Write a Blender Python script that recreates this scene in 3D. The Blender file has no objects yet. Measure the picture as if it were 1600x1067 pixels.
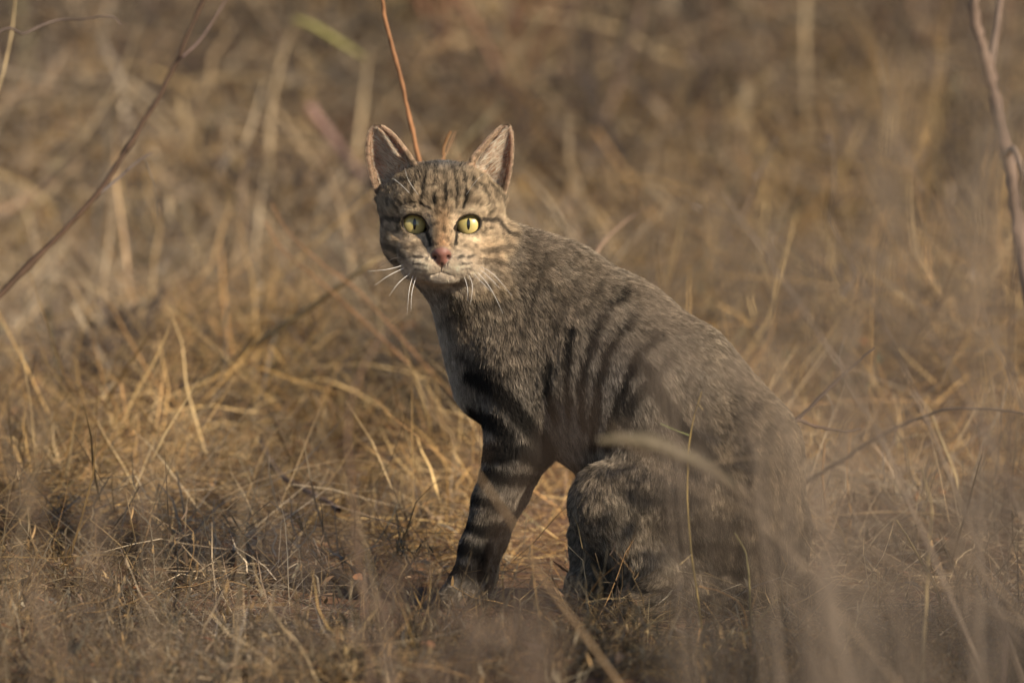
import bpy, math, random
import numpy as np
from mathutils import Vector, kdtree

random.seed(7)
rng = np.random.default_rng(7)
scene = bpy.context.scene
COL = scene.collection
R = math.radians

# ------------------------------------------------------------------ camera
CAM = np.array((0.0, -10.0, 1.4))
PITCH = R(6.59)
FPX = 16780.0                       # focal length in pixels of the 1600 px wide photograph
S = 0.0006                          # metres per photograph pixel at the cat
cd = bpy.data.cameras.new('camera')
cam = bpy.data.objects.new('camera', cd)
COL.objects.link(cam)
cam.location = CAM
cam.rotation_euler = (R(90) - PITCH, 0, 0)
cd.sensor_width = 36.0
cd.lens = FPX * 36.0 / 1600.0
cd.clip_start = 0.1
cd.clip_end = 2000.0
cd.dof.use_dof = True
cd.dof.focus_distance = 10.02
cd.dof.aperture_fstop = 6.0
scene.camera = cam

# ------------------------------------------------------------------ world, sun, exposure
SUN_EL, SUN_AZ = R(29), R(50)       # azimuth measured from the camera's back towards its right
sun_dir = Vector((math.sin(SUN_AZ) * math.cos(SUN_EL), -math.cos(SUN_AZ) * math.cos(SUN_EL), math.sin(SUN_EL)))
world = bpy.data.worlds.new('World')
scene.world = world
world.use_nodes = True
nt = world.node_tree
sky = nt.nodes.new('ShaderNodeTexSky')
sky.sky_type = 'NISHITA'
sky.sun_disc = False
sky.sun_elevation = SUN_EL
sky.sun_rotation = math.atan2(sun_dir.x, sun_dir.y)
bg = nt.nodes['Background']
nt.links.new(sky.outputs[0], bg.inputs[0])
bg.inputs[1].default_value = 0.085
sl = bpy.data.lights.new('sun', 'SUN')
sun = bpy.data.objects.new('sun', sl)
COL.objects.link(sun)
sl.energy = 5.0
sl.angle = R(0.6)
sl.color = (1.0, 0.86, 0.66)
sun.rotation_euler = (-sun_dir).to_track_quat('-Z', 'Y').to_euler()
sun.location = (6, -6, 8)
scene.view_settings.view_transform = 'Standard'
scene.view_settings.look = 'None'
scene.view_settings.exposure = 0.6
scene.view_settings.gamma = 1.0
scene.view_settings.use_curve_mapping = False
scene.render.engine = 'CYCLES'
scene.cycles.use_denoising = True
scene.cycles.max_bounces = 6
scene.cycles.diffuse_bounces = 3
scene.cycles.glossy_bounces = 2
scene.cycles.transmission_bounces = 4
scene.cycles.transparent_max_bounces = 8

# ------------------------------------------------------------------ helpers
FW = np.array((0, math.cos(PITCH), -math.sin(PITCH)))
UP = np.array((0, math.sin(PITCH), math.cos(PITCH)))
RT = np.array((1.0, 0, 0))

def ray(u, v):
    u = np.asarray(u, float); v = np.asarray(v, float)
    return FW + ((u - 800) / FPX)[..., None] * RT + ((533.5 - v) / FPX)[..., None] * UP

def P(u, v, y):
    """photo pixel -> point on the vertical plane Y = y"""
    d = ray(u, v)
    t = (np.asarray(y, float) - CAM[1]) / d[..., 1]
    return CAM + d * t[..., None]

def Pg(u, v):
    d = ray(u, v)
    t = -CAM[2] / d[..., 2]
    return CAM + d * t[..., None]

def tag(o, label=None, cat=None, group=None, kind=None):
    if label: o['label'] = label
    if cat: o['category'] = cat
    if group: o['group'] = group
    if kind: o['kind'] = kind
    return o

def link(name, data, parent=None):
    o = bpy.data.objects.new(name, data)
    COL.objects.link(o)
    if parent is not None: o.parent = parent
    return o

def mesh_np(name, V, F, cols=None, mat=None, smooth=True):
    """V (n,3), F (m,3) or (m,4), cols (n,3) -> mesh"""
    V = np.ascontiguousarray(V, np.float32); F = np.ascontiguousarray(F, np.int32)
    me = bpy.data.meshes.new(name)
    k = F.shape[1]
    me.vertices.add(len(V)); me.vertices.foreach_set('co', V.ravel())
    me.loops.add(F.size); me.loops.foreach_set('vertex_index', F.ravel())
    me.polygons.add(len(F))
    me.polygons.foreach_set('loop_start', np.arange(0, F.size, k, dtype=np.int32))
    me.polygons.foreach_set('use_smooth', np.full(len(F), smooth, bool))
    me.update(calc_edges=True)
    if cols is not None:
        a = me.attributes.new('col', 'FLOAT_COLOR', 'POINT')
        c = np.ones((len(V), 4), np.float32); c[:, :np.shape(cols)[1]] = cols
        a.data.foreach_set('color', c.ravel())
    if mat: me.materials.append(mat)
    return me

def node_mat(name):
    m = bpy.data.materials.new(name); m.use_nodes = True
    n = m.node_tree.nodes; l = m.node_tree.links
    return m, n, l, n['Principled BSDF'], n['Material Output']

# ------------------------------------------------------------------ smooth noise in numpy
_perm = rng.random((64, 64, 64)).astype(np.float32)
def noise3(p):
    p = np.asarray(p, np.float32)
    i = np.floor(p).astype(np.int64); f = (p - i).astype(np.float32); f = f * f * (3 - 2 * f)
    out = 0
    for dx in (0, 1):
        for dy in (0, 1):
            for dz in (0, 1):
                w = (f[:, 0] if dx else 1 - f[:, 0]) * (f[:, 1] if dy else 1 - f[:, 1]) * (f[:, 2] if dz else 1 - f[:, 2])
                out = out + w * _perm[(i[:, 0] + dx) & 63, (i[:, 1] + dy) & 63, (i[:, 2] + dz) & 63]
    return out

# ================================================================== GROUND
def axis(lo, hi, step, far, g=1.25):
    a = list(np.arange(lo, hi + 1e-6, step))
    s = step
    while a[-1] < far: s *= g; a.append(a[-1] + s)
    s = step
    while a[0] > -far: s *= g; a.insert(0, a[0] - s)
    return np.array(a)

def gz(x, y):
    """height of the soil"""
    x = np.asarray(x, float).ravel(); y = np.asarray(y, float).ravel()
    o = np.stack([x, y, np.zeros_like(x)], 1)
    far = smooth01(np.hypot(x, y), 14, 60)
    z = (noise3(o * 1.1 + 40) - .5) * .10 + (noise3(o * 3.1 + 11) - .5) * .035 + (noise3(o * 9.0 + 3) - .5) * .014 + (noise3(o * 27.0) - .5) * .007
    z = z * (1 - far) + (noise3(o * .12 + 9) - .5) * .8 * far
    near = np.exp(-(((x - .10) / .42) ** 4 + ((y + .06) / .30) ** 4))
    return z * (1 - near) + near * (noise3(o * 40.0) - .7) * .006
def smooth01(x, a, b):
    t = np.clip((x - a) / (b - a), 0, 1); return t * t * (3 - 2 * t)

gx, gy = axis(-2.2, 2.2, .028, 500), axis(-2.0, 7.0, .028, 500)
GX, GY = np.meshgrid(gx, gy)
GZ = gz(GX, GY).reshape(GX.shape)
gv = np.stack([GX, GY, GZ], -1).reshape(-1, 3)
nx, ny = len(gx), len(gy)
ii = (np.arange(ny - 1)[:, None] * nx + np.arange(nx - 1)[None, :]).ravel()
gf = np.stack([ii, ii + 1, ii + nx + 1, ii + nx], 1)
soil, n_, l_, bs, out = node_mat('red_soil')
tc = n_.new('ShaderNodeTexCoord')
t1 = n_.new('ShaderNodeTexNoise'); t1.inputs['Scale'].default_value = 3.0; t1.inputs['Detail'].default_value = 8
t2 = n_.new('ShaderNodeTexNoise'); t2.inputs['Scale'].default_value = 160.0; t2.inputs['Detail'].default_value = 5
l_.new(tc.outputs['Object'], t1.inputs['Vector']); l_.new(tc.outputs['Object'], t2.inputs['Vector'])
rp = n_.new('ShaderNodeValToRGB'); l_.new(t1.outputs[0], rp.inputs[0])
rp.color_ramp.elements[0].position = .35; rp.color_ramp.elements[0].color = (.095, .056, .037, 1)
rp.color_ramp.elements[1].position = .68; rp.color_ramp.elements[1].color = (.205, .118, .072, 1)
mx = n_.new('ShaderNodeMix'); mx.data_type = 'RGBA'; mx.blend_type = 'MULTIPLY'; mx.inputs[0].default_value = .7
r2 = n_.new('ShaderNodeValToRGB'); l_.new(t2.outputs[0], r2.inputs[0])
r2.color_ramp.elements[0].position = .3; r2.color_ramp.elements[0].color = (.5, .45, .42, 1)
r2.color_ramp.elements[1].position = .7; r2.color_ramp.elements[1].color = (1.25, 1.2, 1.15, 1)
l_.new(rp.outputs[0], mx.inputs[6]); l_.new(r2.outputs[0], mx.inputs[7]); l_.new(mx.outputs[2], bs.inputs['Base Color'])
bs.inputs['Roughness'].default_value = .95; bs.inputs['Specular IOR Level'].default_value = .1
bp = n_.new('ShaderNodeBump'); bp.inputs['Distance'].default_value = .004; bp.inputs['Strength'].default_value = .9
l_.new(t2.outputs[0], bp.inputs['Height']); l_.new(bp.outputs[0], bs.inputs['Normal'])
ground = link('ground', mesh_np('ground', gv, gf, None, soil))
tag(ground, 'reddish brown sandy soil under the dry grass', kind='structure')


# ================================================================== THE CAT
# Built as one continuous surface: a smooth distance field in photo pixels (u, v) and depth w (same unit, + = away), meshed by surface nets.
VOX = 3.0
LO = np.array((540.0, 170.0, -340.0)); HI = np.array((1420.0, 1000.0, 150.0))
N = np.ceil((HI - LO) / VOX).astype(int) + 1
D = np.full(N, 200.0, np.float32)

def block(lo, hi):
    a = np.clip(np.floor((np.asarray(lo) - LO) / VOX).astype(int), 0, N - 1)
    b = np.clip(np.ceil((np.asarray(hi) - LO) / VOX).astype(int) + 1, 1, N)
    sl = tuple(slice(a[i], b[i]) for i in range(3))
    ax = [(LO[i] + VOX * np.arange(a[i], b[i])).astype(np.float32) for i in range(3)]
    return sl, ax[0][:, None, None], ax[1][None, :, None], ax[2][None, None, :]

def merge(sl, d, k):
    a = D[sl]
    if k <= 0:
        D[sl] = np.minimum(a, d); return
    h = np.maximum(k - np.abs(a - d), 0) / k
    D[sl] = np.minimum(a, d) - h * h * k * 0.25

def cone(a, b, ra, rb, k=20, fw=1.0):
    """rounded cone between two (u,v,w) points; fw flattens it in depth"""
    a = np.array(a, float); b = np.array(b, float)
    m = max(ra, rb) + k + 8
    mw = np.array((m, m, m * max(1, fw)))
    sl, X, Y, Z = block(np.minimum(a, b) - mw, np.maximum(a, b) + mw)
    q = np.array((1, 1, 1 / fw)); A = a * q; B = b * q - A
    X = X - A[0]; Y = Y - A[1]; Z = Z / fw - A[2]
    t = np.clip((X * B[0] + Y * B[1] + Z * B[2]) / max(B @ B, 1e-6), 0, 1)
    d = np.sqrt((X - t * B[0]) ** 2 + (Y - t * B[1]) ** 2 + (Z - t * B[2]) ** 2) - (ra + (rb - ra) * t)
    merge(sl, d * min(1, fw) if fw < 1 else d, k)

def chain(pts, k=20, fw=1.0):
    for p, q in zip(pts[:-1], pts[1:]):
        cone(p[:3], q[:3], p[3], q[3], k, fw)

def ell(c, r, k=15, rot=0.0, carve=False):
    """ellipsoid; rot turns it in the u,v plane"""
    c = np.array(c, float); m = max(r) + k + 8
    sl, X, Y, Z = block(c - m, c + m)
    X = X - c[0]; Y = Y - c[1]; Z = Z - c[2]
    ca, sa = math.cos(rot), math.sin(rot)
    X, Y = X * ca + Y * sa, -X * sa + Y * ca
    k0 = np.sqrt((X / r[0]) ** 2 + (Y / r[1]) ** 2 + (Z / r[2]) ** 2)
    k1 = np.sqrt((X / r[0] ** 2) ** 2 + (Y / r[1] ** 2) ** 2 + (Z / r[2] ** 2) ** 2)
    d = k0 * (k0 - 1) / np.maximum(k1, 1e-6)
    if carve:
        a = D[sl]; b = -d
        h = np.maximum(k - np.abs(a - b), 0) / max(k, 1e-6)
        D[sl] = np.maximum(a, b) + h * h * k * 0.25
    else:
        merge(sl, d, k)

# --- trunk (radii leave room for the fur)
def wb(u): return -0.30 * (u - 820)
trunk = [(742, 425, -40, 68), (792, 490, -10, 92), (835, 510, -5, 104), (925, 563, wb(925), 128), (1022, 636, wb(1022), 138),
         (1110, 738, wb(1110), 132), (1142, 838, wb(1142), 116), (1148, 872, wb(1148), 100)]
chain(trunk, 30, 0.86)
cone((862, 462, -30), (970, 530, -45), 74, 84, 40, 0.9)               # shoulder blades
cone((1060, 590, -75), (1150, 700, -100), 72, 88, 40, 0.9)            # loin
cone((800, 590, 0), (900, 650, -25), 80, 66, 40, 0.9)                 # brisket and belly
cone((745, 470, -20), (758, 600, -8), 56, 40, 35)                     # chest front
cone((764, 388, -8), (868, 455, -18), 50, 74, 34)                       # nape
# --- fore legs
def foreleg(w, du, dv):
    chain([(806 + du, 560 + dv, w + 4, 66), (808 + du, 690 + dv, w, 46)], 30)
    chain([(806 + du, 690 + dv, w, 44), (772 + du, 775 + dv, w, 30), (745 + du, 848 + dv, w, 23.5), (729 + du, 900 + dv, w, 23)], 14)
    cone((727 + du, 908 + dv, w), (712 + du, 920 + dv, w), 26, 22, 12)
    for i, o in enumerate((-19, -7, 7, 19)):                          # toes
        cone((712 + du, 917 + dv, w + o), (693 + du + abs(o) * 0.35, 925 + dv, w + o * 1.15), 12, 11, 5)
foreleg(-62, 0, 8)
foreleg(46, 22, -8)
# --- hind legs
cone((1110, 770, -150), (955, 782, -172), 112, 60, 34, 0.8)           # near thigh
chain([(950, 800, -176, 52), (1020, 890, -180, 40), (1120, 928, -178, 27)], 24)
chain([(1130, 930, -176, 25), (1020, 940, -186, 22), (985, 940, -190, 23)], 12)
for o in (-19, -7, 7, 19):
    cone((985, 942, -190 + o), (962 + abs(o) * .4, 949, -190 + o * 1.15), 12, 10, 5)
cone((1080, 770, -35), (955, 780, -30), 95, 55, 34, 0.8)              # far thigh
chain([(950, 800, -32, 50), (935, 850, -40, 34), (1010, 895, -45, 26)], 20)
chain([(1010, 905, -45, 24), (930, 905, -50, 24), (908, 914, -52, 23)], 14)
chain([(925, 840, -40, 34), (918, 905, -48, 25)], 16)
for o in (-19, -7, 7, 19):
    cone((905, 919, -52 + o), (884 + abs(o) * .4, 928, -52 + o * 1.15), 12, 10, 5)
# --- tail
tail = [(1215, 880, -115, 22), (1268, 925, -140, 19), (1322, 943, -190, 17), (1352, 948, -250, 15), (1350, 954, -300, 12)]
chain(tail, 16)

# --- head, seen full face
HU, HV, HW = 690.0, 345.0, -62.0
def h(du, dv, dw): return (HU + du, HV + dv, HW + dw)
cone(h(12, 50, 22), (740, 428, -38), 67, 68, 28)
ell(h(0, -16, 12), (92, 70, 84), 20)                                   # skull
ell(h(0, 30, 6), (74, 58, 66), 22)                                     # lower face
for s in (-1, 1):
    ell(h(s * 47, 31, -6), (41, 41, 46), 20)                           # cheek
    ell(h(s * 34, -24, -44), (34, 22, 26), 18)                         # brow
cone(h(0, -14, -54), h(0, 42, -92), 25, 15, 20)                        # bridge of the nose
for s in (-1, 1):
    ell(h(s * 19, 65, -81), (26, 19.5, 21), 14)                          # whisker pad
    ell(h(s * 36, 54, -58), (28, 27, 28), 18)
    ell(h(s * 30, 76, -50), (26, 18, 28), 16)                          # jaw
ell(h(0, 86, -74), (22, 11.5, 20), 14)                                   # chin
cone(h(2, 72, -26), h(6, 66, 10), 30, 48, 16)                          # throat
# eyes: lids wrap a ball, then the opening is cut
EYES = []
for s, eu, ev in ((-1, 648.0, 350.5), (1, 732.0, 350.5)):
    iu, iv = int(round((eu - LO[0]) / VOX)), int(round((ev - LO[1]) / VOX))
    wsurf = LO[2] + VOX * np.argmax(D[iu, iv, :] < 0)
    cw = wsurf + 22.5
    EYES.append((eu, ev, cw, s))
    ell((eu, ev, cw), (27.5, 27, 26.5), 10)
for eu, ev, cw, s in EYES:
    ell((eu - s * 0.5, ev + 0.5, cw - 22), (18.6, 14.2, 26), 2.5, rot=-s * 0.28, carve=True)
    ell((eu - s * 17, ev + 7, cw - 20), (7, 4.5, 14), 2.5, rot=-s * 0.5, carve=True)    # inner corner
    ell((eu, ev, cw), (23.2, 23.2, 23.2), 0.001, carve=True)
# nose leather, nostrils, mouth
ell(h(0, 49, -96), (16.5, 9, 13), 4)
cone(h(0, 52, -101), h(0, 62, -100), 10.5, 6, 5)
for s in (-1, 1):
    ell(h(s * 10.5, 57, -106), (5.0, 3.2, 9), 1.5, rot=s * 0.6, carve=True)
def groove(pts, r):
    for p, q in zip(pts[:-1], pts[1:]):
        for t in np.linspace(0, 1, 7):
            c = np.array(p) + (np.array(q) - np.array(p)) * t
            ell(c, (r, r, 7), 2.5, carve=True)
groove([h(0, 67, -108), h(0, 76, -104)], 2.0)
for s in (-1, 1):
    groove([h(0, 77, -101), h(s * 9, 81, -100), h(s * 16, 83, -94)], 1.3)

# ears: cupped sheets thickened into the same field
def bez(p, t):
    p = [np.array(q, float) for q in p]
    t = np.asarray(t)[:, None]
    if len(p) == 3: return p[0] * (1 - t) ** 2 + 2 * p[1] * t * (1 - t) + p[2] * t * t
    return p[0] * (1 - t) ** 3 + 3 * p[1] * t * (1 - t) ** 2 + 3 * p[2] * t * t * (1 - t) + p[3] * t ** 3
EARS = [  # medial edge, lateral edge, depth of the cup
    ([(664, 284, -74), (640, 240, -76), (614, 204, -62), (597, 199, -50)], [(600, 316, -36), (575, 286, -42), (567, 215, -50), (583, 201, -48)], 34),
    ([(717, 284, -74), (736, 246, -78), (766, 210, -62), (784, 199, -50)], [(779, 316, -36), (799, 288, -44), (804, 225, -50), (797, 200, -48)], 32)]
EARPTS = []
for med, lat, dep in EARS:
    T = np.linspace(0, 1, 56)
    M, L_ = bez(med, T), bez(lat, T)
    ss = np.linspace(0, 1, 44)
    pts = M[:, None, :] * (1 - ss)[None, :, None] + L_[:, None, :] * ss[None, :, None]
    prof = (1 - (2 * ss - 1) ** 2) ** 0.7
    pts[..., 2] += (dep * (1 - T) ** 0.55)[:, None] * prof[None, :]
    pts[-1:, :, 1] -= 1.5 * prof[None, :]
    EARPTS.append(pts)
    flat = pts.reshape(-1, 3); r0 = np.repeat(3.6 - 0.8 * T, len(ss))
    lo, hi = flat.min(0) - 16, flat.max(0) + 16
    sl, X, Y, Z = block(lo, hi)
    G = np.full(D[sl].shape, 99.0, np.float32)
    for (a, b, c), rr in zip(flat, r0):
        bs, x, y, z = block((a - 12, b - 12, c - 12), (a + 12, b + 12, c + 12))
        loc = tuple(slice(bs[i].start - sl[i].start, bs[i].stop - sl[i].start) for i in range(3))
        G[loc] = np.minimum(G[loc], np.sqrt((x - a) ** 2 + (y - b) ** 2 + (z - c) ** 2) - rr)
    merge(sl, G, 14)

def surface_nets(D):
    ins = D < 0
    c8 = [(i, j, k) for i in (0, 1) for j in (0, 1) for k in (0, 1)]
    n = np.array(D.shape) - 1
    cnt = np.zeros(n, np.int8)
    for i, j, k in c8: cnt += ins[i:i + n[0], j:j + n[1], k:k + n[2]]
    act = (cnt > 0) & (cnt < 8)
    idx = np.argwhere(act)
    num = np.full(n, -1, np.int32); num[act] = np.arange(len(idx))
    vals = np.stack([D[idx[:, 0] + i, idx[:, 1] + j, idx[:, 2] + k] for i, j, k in c8], 1)
    acc = np.zeros((len(idx), 3)); tot = np.zeros(len(idx))
    off = np.array(c8, float)
    for a in range(8):
        for b in range(a + 1, 8):
            if np.abs(off[a] - off[b]).sum() == 1:
                va, vb = vals[:, a], vals[:, b]
                x = (va < 0) != (vb < 0)
                t = np.where(x, va / np.where(x, va - vb, 1), 0)
                acc += (off[a] + t[:, None] * (off[b] - off[a])) * x[:, None]; tot += x
    V = idx + acc / tot[:, None]
    F = []
    for ax in range(3):
        s0 = [slice(None)] * 3; s1 = [slice(None)] * 3
        s0[ax] = slice(0, -1); s1[ax] = slice(1, None)
        A, B = ins[tuple(s0)], ins[tuple(s1)]
        e = np.argwhere(A != B)
        b_, c_ = [(1, 2), (2, 0), (0, 1)][ax]
        ok = (e[:, b_] > 0) & (e[:, c_] > 0) & (e[:, b_] < n[b_]) & (e[:, c_] < n[c_])
        e = e[ok]; fl = A[tuple(e.T)]
        def cell(db, dc):
            q = e.copy(); q[:, b_] -= db; q[:, c_] -= dc
            return num[tuple(q.T)]
        q = np.stack([cell(1, 1), cell(0, 1), cell(0, 0), cell(1, 0)], 1)
        q[~fl] = q[~fl][:, ::-1]
        F.append(q)
    return V, np.concatenate(F)

V, F = surface_nets(D)
CV = LO + V * VOX                                  # (u, v, w)
for _ in range(2):                                 # slight relax, away from the face details
    acc = np.zeros_like(CV); cn = np.zeros(len(CV))
    for a, b in ((0, 1), (1, 2), (2, 3), (3, 0)):
        np.add.at(acc, F[:, a], CV[F[:, b]]); np.add.at(cn, F[:, a], 1)
    m = CV[:, 1] > 470
    CV[m] = 0.4 * CV[m] + 0.6 * (acc / cn[:, None])[m]
def toworld(q): return P(q[:, 0], q[:, 1], q[:, 2] * S)
WV = toworld(CV)
# u,v,w is left-handed against world x,z,y: flip so that normals point out
a_, b_, c_ = WV[F[:, 0]], WV[F[:, 1]], WV[F[:, 2]]
nn = np.cross(b_ - a_, c_ - a_)
ctr = WV.mean(0)
top = np.argsort(-WV[F[:, 0], 2])[:400]
if nn[top][:, 2].sum() < 0: F = F[:, ::-1]

# ---------------- colouring of skin and coat
def seg_dist(p, pl):
    best = np.full(len(p), 1e9)
    for (a, b) in zip(pl[:-1], pl[1:]):
        a = np.array(a, float); b = np.array(b, float); ab = b - a
        t = np.clip(((p - a) @ ab) / (ab @ ab), 0, 1)
        best = np.minimum(best, np.hypot(*(p - a - t[:, None] * ab).T))
    return best
# dark markings of the coat: polyline, half width, strength
BODY_MARKS = [
    ([(853, 560), (852, 600), (862, 645)], 7, .8), ([(892, 512), (881, 582), (889, 640)], 6, .85),
    ([(975, 452), (937, 489), (919, 545), (907, 590), (911, 660)], 6, .9),
    ([(985, 490), (956, 530), (937, 582), (931, 625), (924, 690)], 7, .95),
    ([(1026, 522), (997, 552), (975, 595), (957, 650), (950, 690)], 8, 1.0),
    ([(1045, 552), (1018, 590), (990, 612), (975, 650)], 8, .85), ([(1008, 568), (1030, 612)], 9, .9),
    ([(1020, 600), (1062, 662), (1100, 700), (1140, 750)], 10, .95), ([(985, 660), (1040, 690), (1090, 740)], 6, .5),
    ([(1100, 560), (1085, 620), (1110, 670)], 7, .4), ([(1150, 600), (1150, 660), (1170, 720)], 8, .4),
    ([(1200, 660), (1190, 740), (1200, 790)], 8, .4),
    ([(735, 580), (769, 597), (810, 642), (847, 687), (856, 712)], 13, 1.0), ([(735, 642), (772, 654), (790, 675)], 12, 1.0),
    ([(755, 702), (810, 697), (850, 715)], 14, 1.0), ([(765, 735), (800, 745), (840, 740)], 10, .95),
    ([(715, 812), (752, 824), (775, 820)], 9, .95), ([(740, 775), (790, 790)], 8, .8), ([(710, 850), (750, 860)], 10, .95),
    ([(705, 885), (750, 892)], 10, .95), ([(760, 850), (745, 900)], 9, .8),
    ([(716, 545), (746, 567), (790, 580)], 6, .5), ([(690, 496), (735, 481), (775, 455)], 5, .45), ([(800, 420), (775, 480)], 6, .25),
    ([(850, 400), (825, 470), (815, 530)], 7, .3), ([(905, 420), (880, 470), (860, 520)], 7, .3), ([(940, 440), (910, 490)], 6, .35),
    ([(1060, 815), (1110, 806), (1165, 815)], 6, .55), ([(1060, 850), (1110, 842), (1175, 852)], 6, .6), ([(1070, 885), (1170, 890)], 6, .5),
    ([(960, 760), (1040, 775), (1100, 770)], 6, .4), ([(915, 800), (960, 812)], 6, .35), ([(1190, 830), (1250, 850)], 9, .6),
    ([(1200, 880), (1255, 900)], 9, .7), ([(1180, 930), (1240, 950)], 14, .8),
    ([(1310, 925), (1310, 975)], 8, .8), ([(1285, 905), (1280, 960)], 7, .8), ([(1350, 920), (1350, 980)], 26, 1.0)]
HEAD_MARKS = [
    ([(670, 262), (666, 295), (660, 322)], 3.2, .85), ([(682, 262), (679, 300), (681, 326)], 3.0, .9), ([(695, 262), (697, 300), (696, 338)], 2.4, .75),
    ([(706, 262), (712, 300), (711, 328)], 3.0, .85), ([(718, 268), (726, 300), (722, 326)], 3.2, .85), ([(657, 275), (646, 305), (648, 324)], 3.0, .7),
    ([(733, 282), (742, 306), (740, 322)], 3.0, .7), ([(640, 290), (628, 312)], 3, .5), ([(748, 290), (760, 312)], 3, .5),
    ([(620, 290), (606, 318)], 3, .4), ([(765, 296), (778, 322)], 3, .4),
    ([(626, 346), (608, 346), (592, 362)], 3.6, .5), ([(755, 344), (770, 348), (790, 368)], 3.2, .75),
    ([(598, 384), (618, 388), (634, 398)], 4.5, .5), ([(604, 402), (626, 408)], 4, .45), ([(786, 386), (768, 392), (750, 392)], 4.5, .5), ([(776, 408), (752, 406)], 4, .45),
    ([(667, 362), (672, 374), (674, 384)], 3.0, .8), ([(713, 362), (711, 374), (710, 382)], 2.8, .8),
    ([(651, 401), (662, 402)], 1.7, .6), ([(668, 404), (670, 404)], 1.7, .6), ([(648, 409), (668, 411)], 1.5, .55), ([(650, 417), (666, 418)], 1.4, .4),
    ([(714, 403), (722, 401)], 1.7, .6), ([(728, 401), (736, 399)], 1.7, .6), ([(716, 410), (734, 409)], 1.5, .55), ([(718, 417), (732, 416)], 1.4, .4)]

def smooth(x, a, b):
    t = np.clip((x - a) / (b - a), 0, 1); return t * t * (3 - 2 * t)
def mixc(c, d, t): return c * (1 - t[:, None]) + np.asarray(d, float) * t[:, None]
def blob(p, c, r): return np.exp(-(((p[:, 0] - c[0]) / r[0]) ** 2 + ((p[:, 1] - c[1]) / r[1]) ** 2))

def is_head(q):
    d = np.sqrt(((q[:, 0] - HU) / 118) ** 2 + ((q[:, 1] - 340) / 112) ** 2 + ((q[:, 2] - HW + 15) / 122) ** 2)
    a = 1 - smooth(d, 0.93, 1.05)
    return np.maximum(a, (1 - smooth(q[:, 2], -105, -90)) * (1 - smooth(q[:, 1], 452, 466)) * (np.abs(q[:, 0] - HU) < 110))

ear_flat = np.concatenate([e.reshape(-1, 3) for e in EARPTS])
ear_T = np.concatenate([np.repeat(np.linspace(0, 1, 56), 44)] * 2)
ear_S = np.concatenate([np.tile(np.linspace(0, 1, 44), 56)] * 2)
_kd = kdtree.KDTree(len(ear_flat))
for i, p in enumerate(ear_flat): _kd.insert(p, i)
_kd.balance()
def ear_info(q):
    """(is ear, height up the ear, across, front side) for points given in u,v,w"""
    n = len(q); on = np.zeros(n); t = np.zeros(n); s = np.zeros(n); fr = np.zeros(n)
    for i in np.nonzero((q[:, 1] < 322) & ((q[:, 0] < 668) | (q[:, 0] > 712)))[0]:
        co, j, d = _kd.find(q[i])
        if d < 9.5:
            on[i] = 1; t[i] = ear_T[j]; s[i] = ear_S[j]; fr[i] = 1.0 if q[i, 2] < ear_flat[j, 2] else 0.0
    return on, t, s, fr

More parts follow.
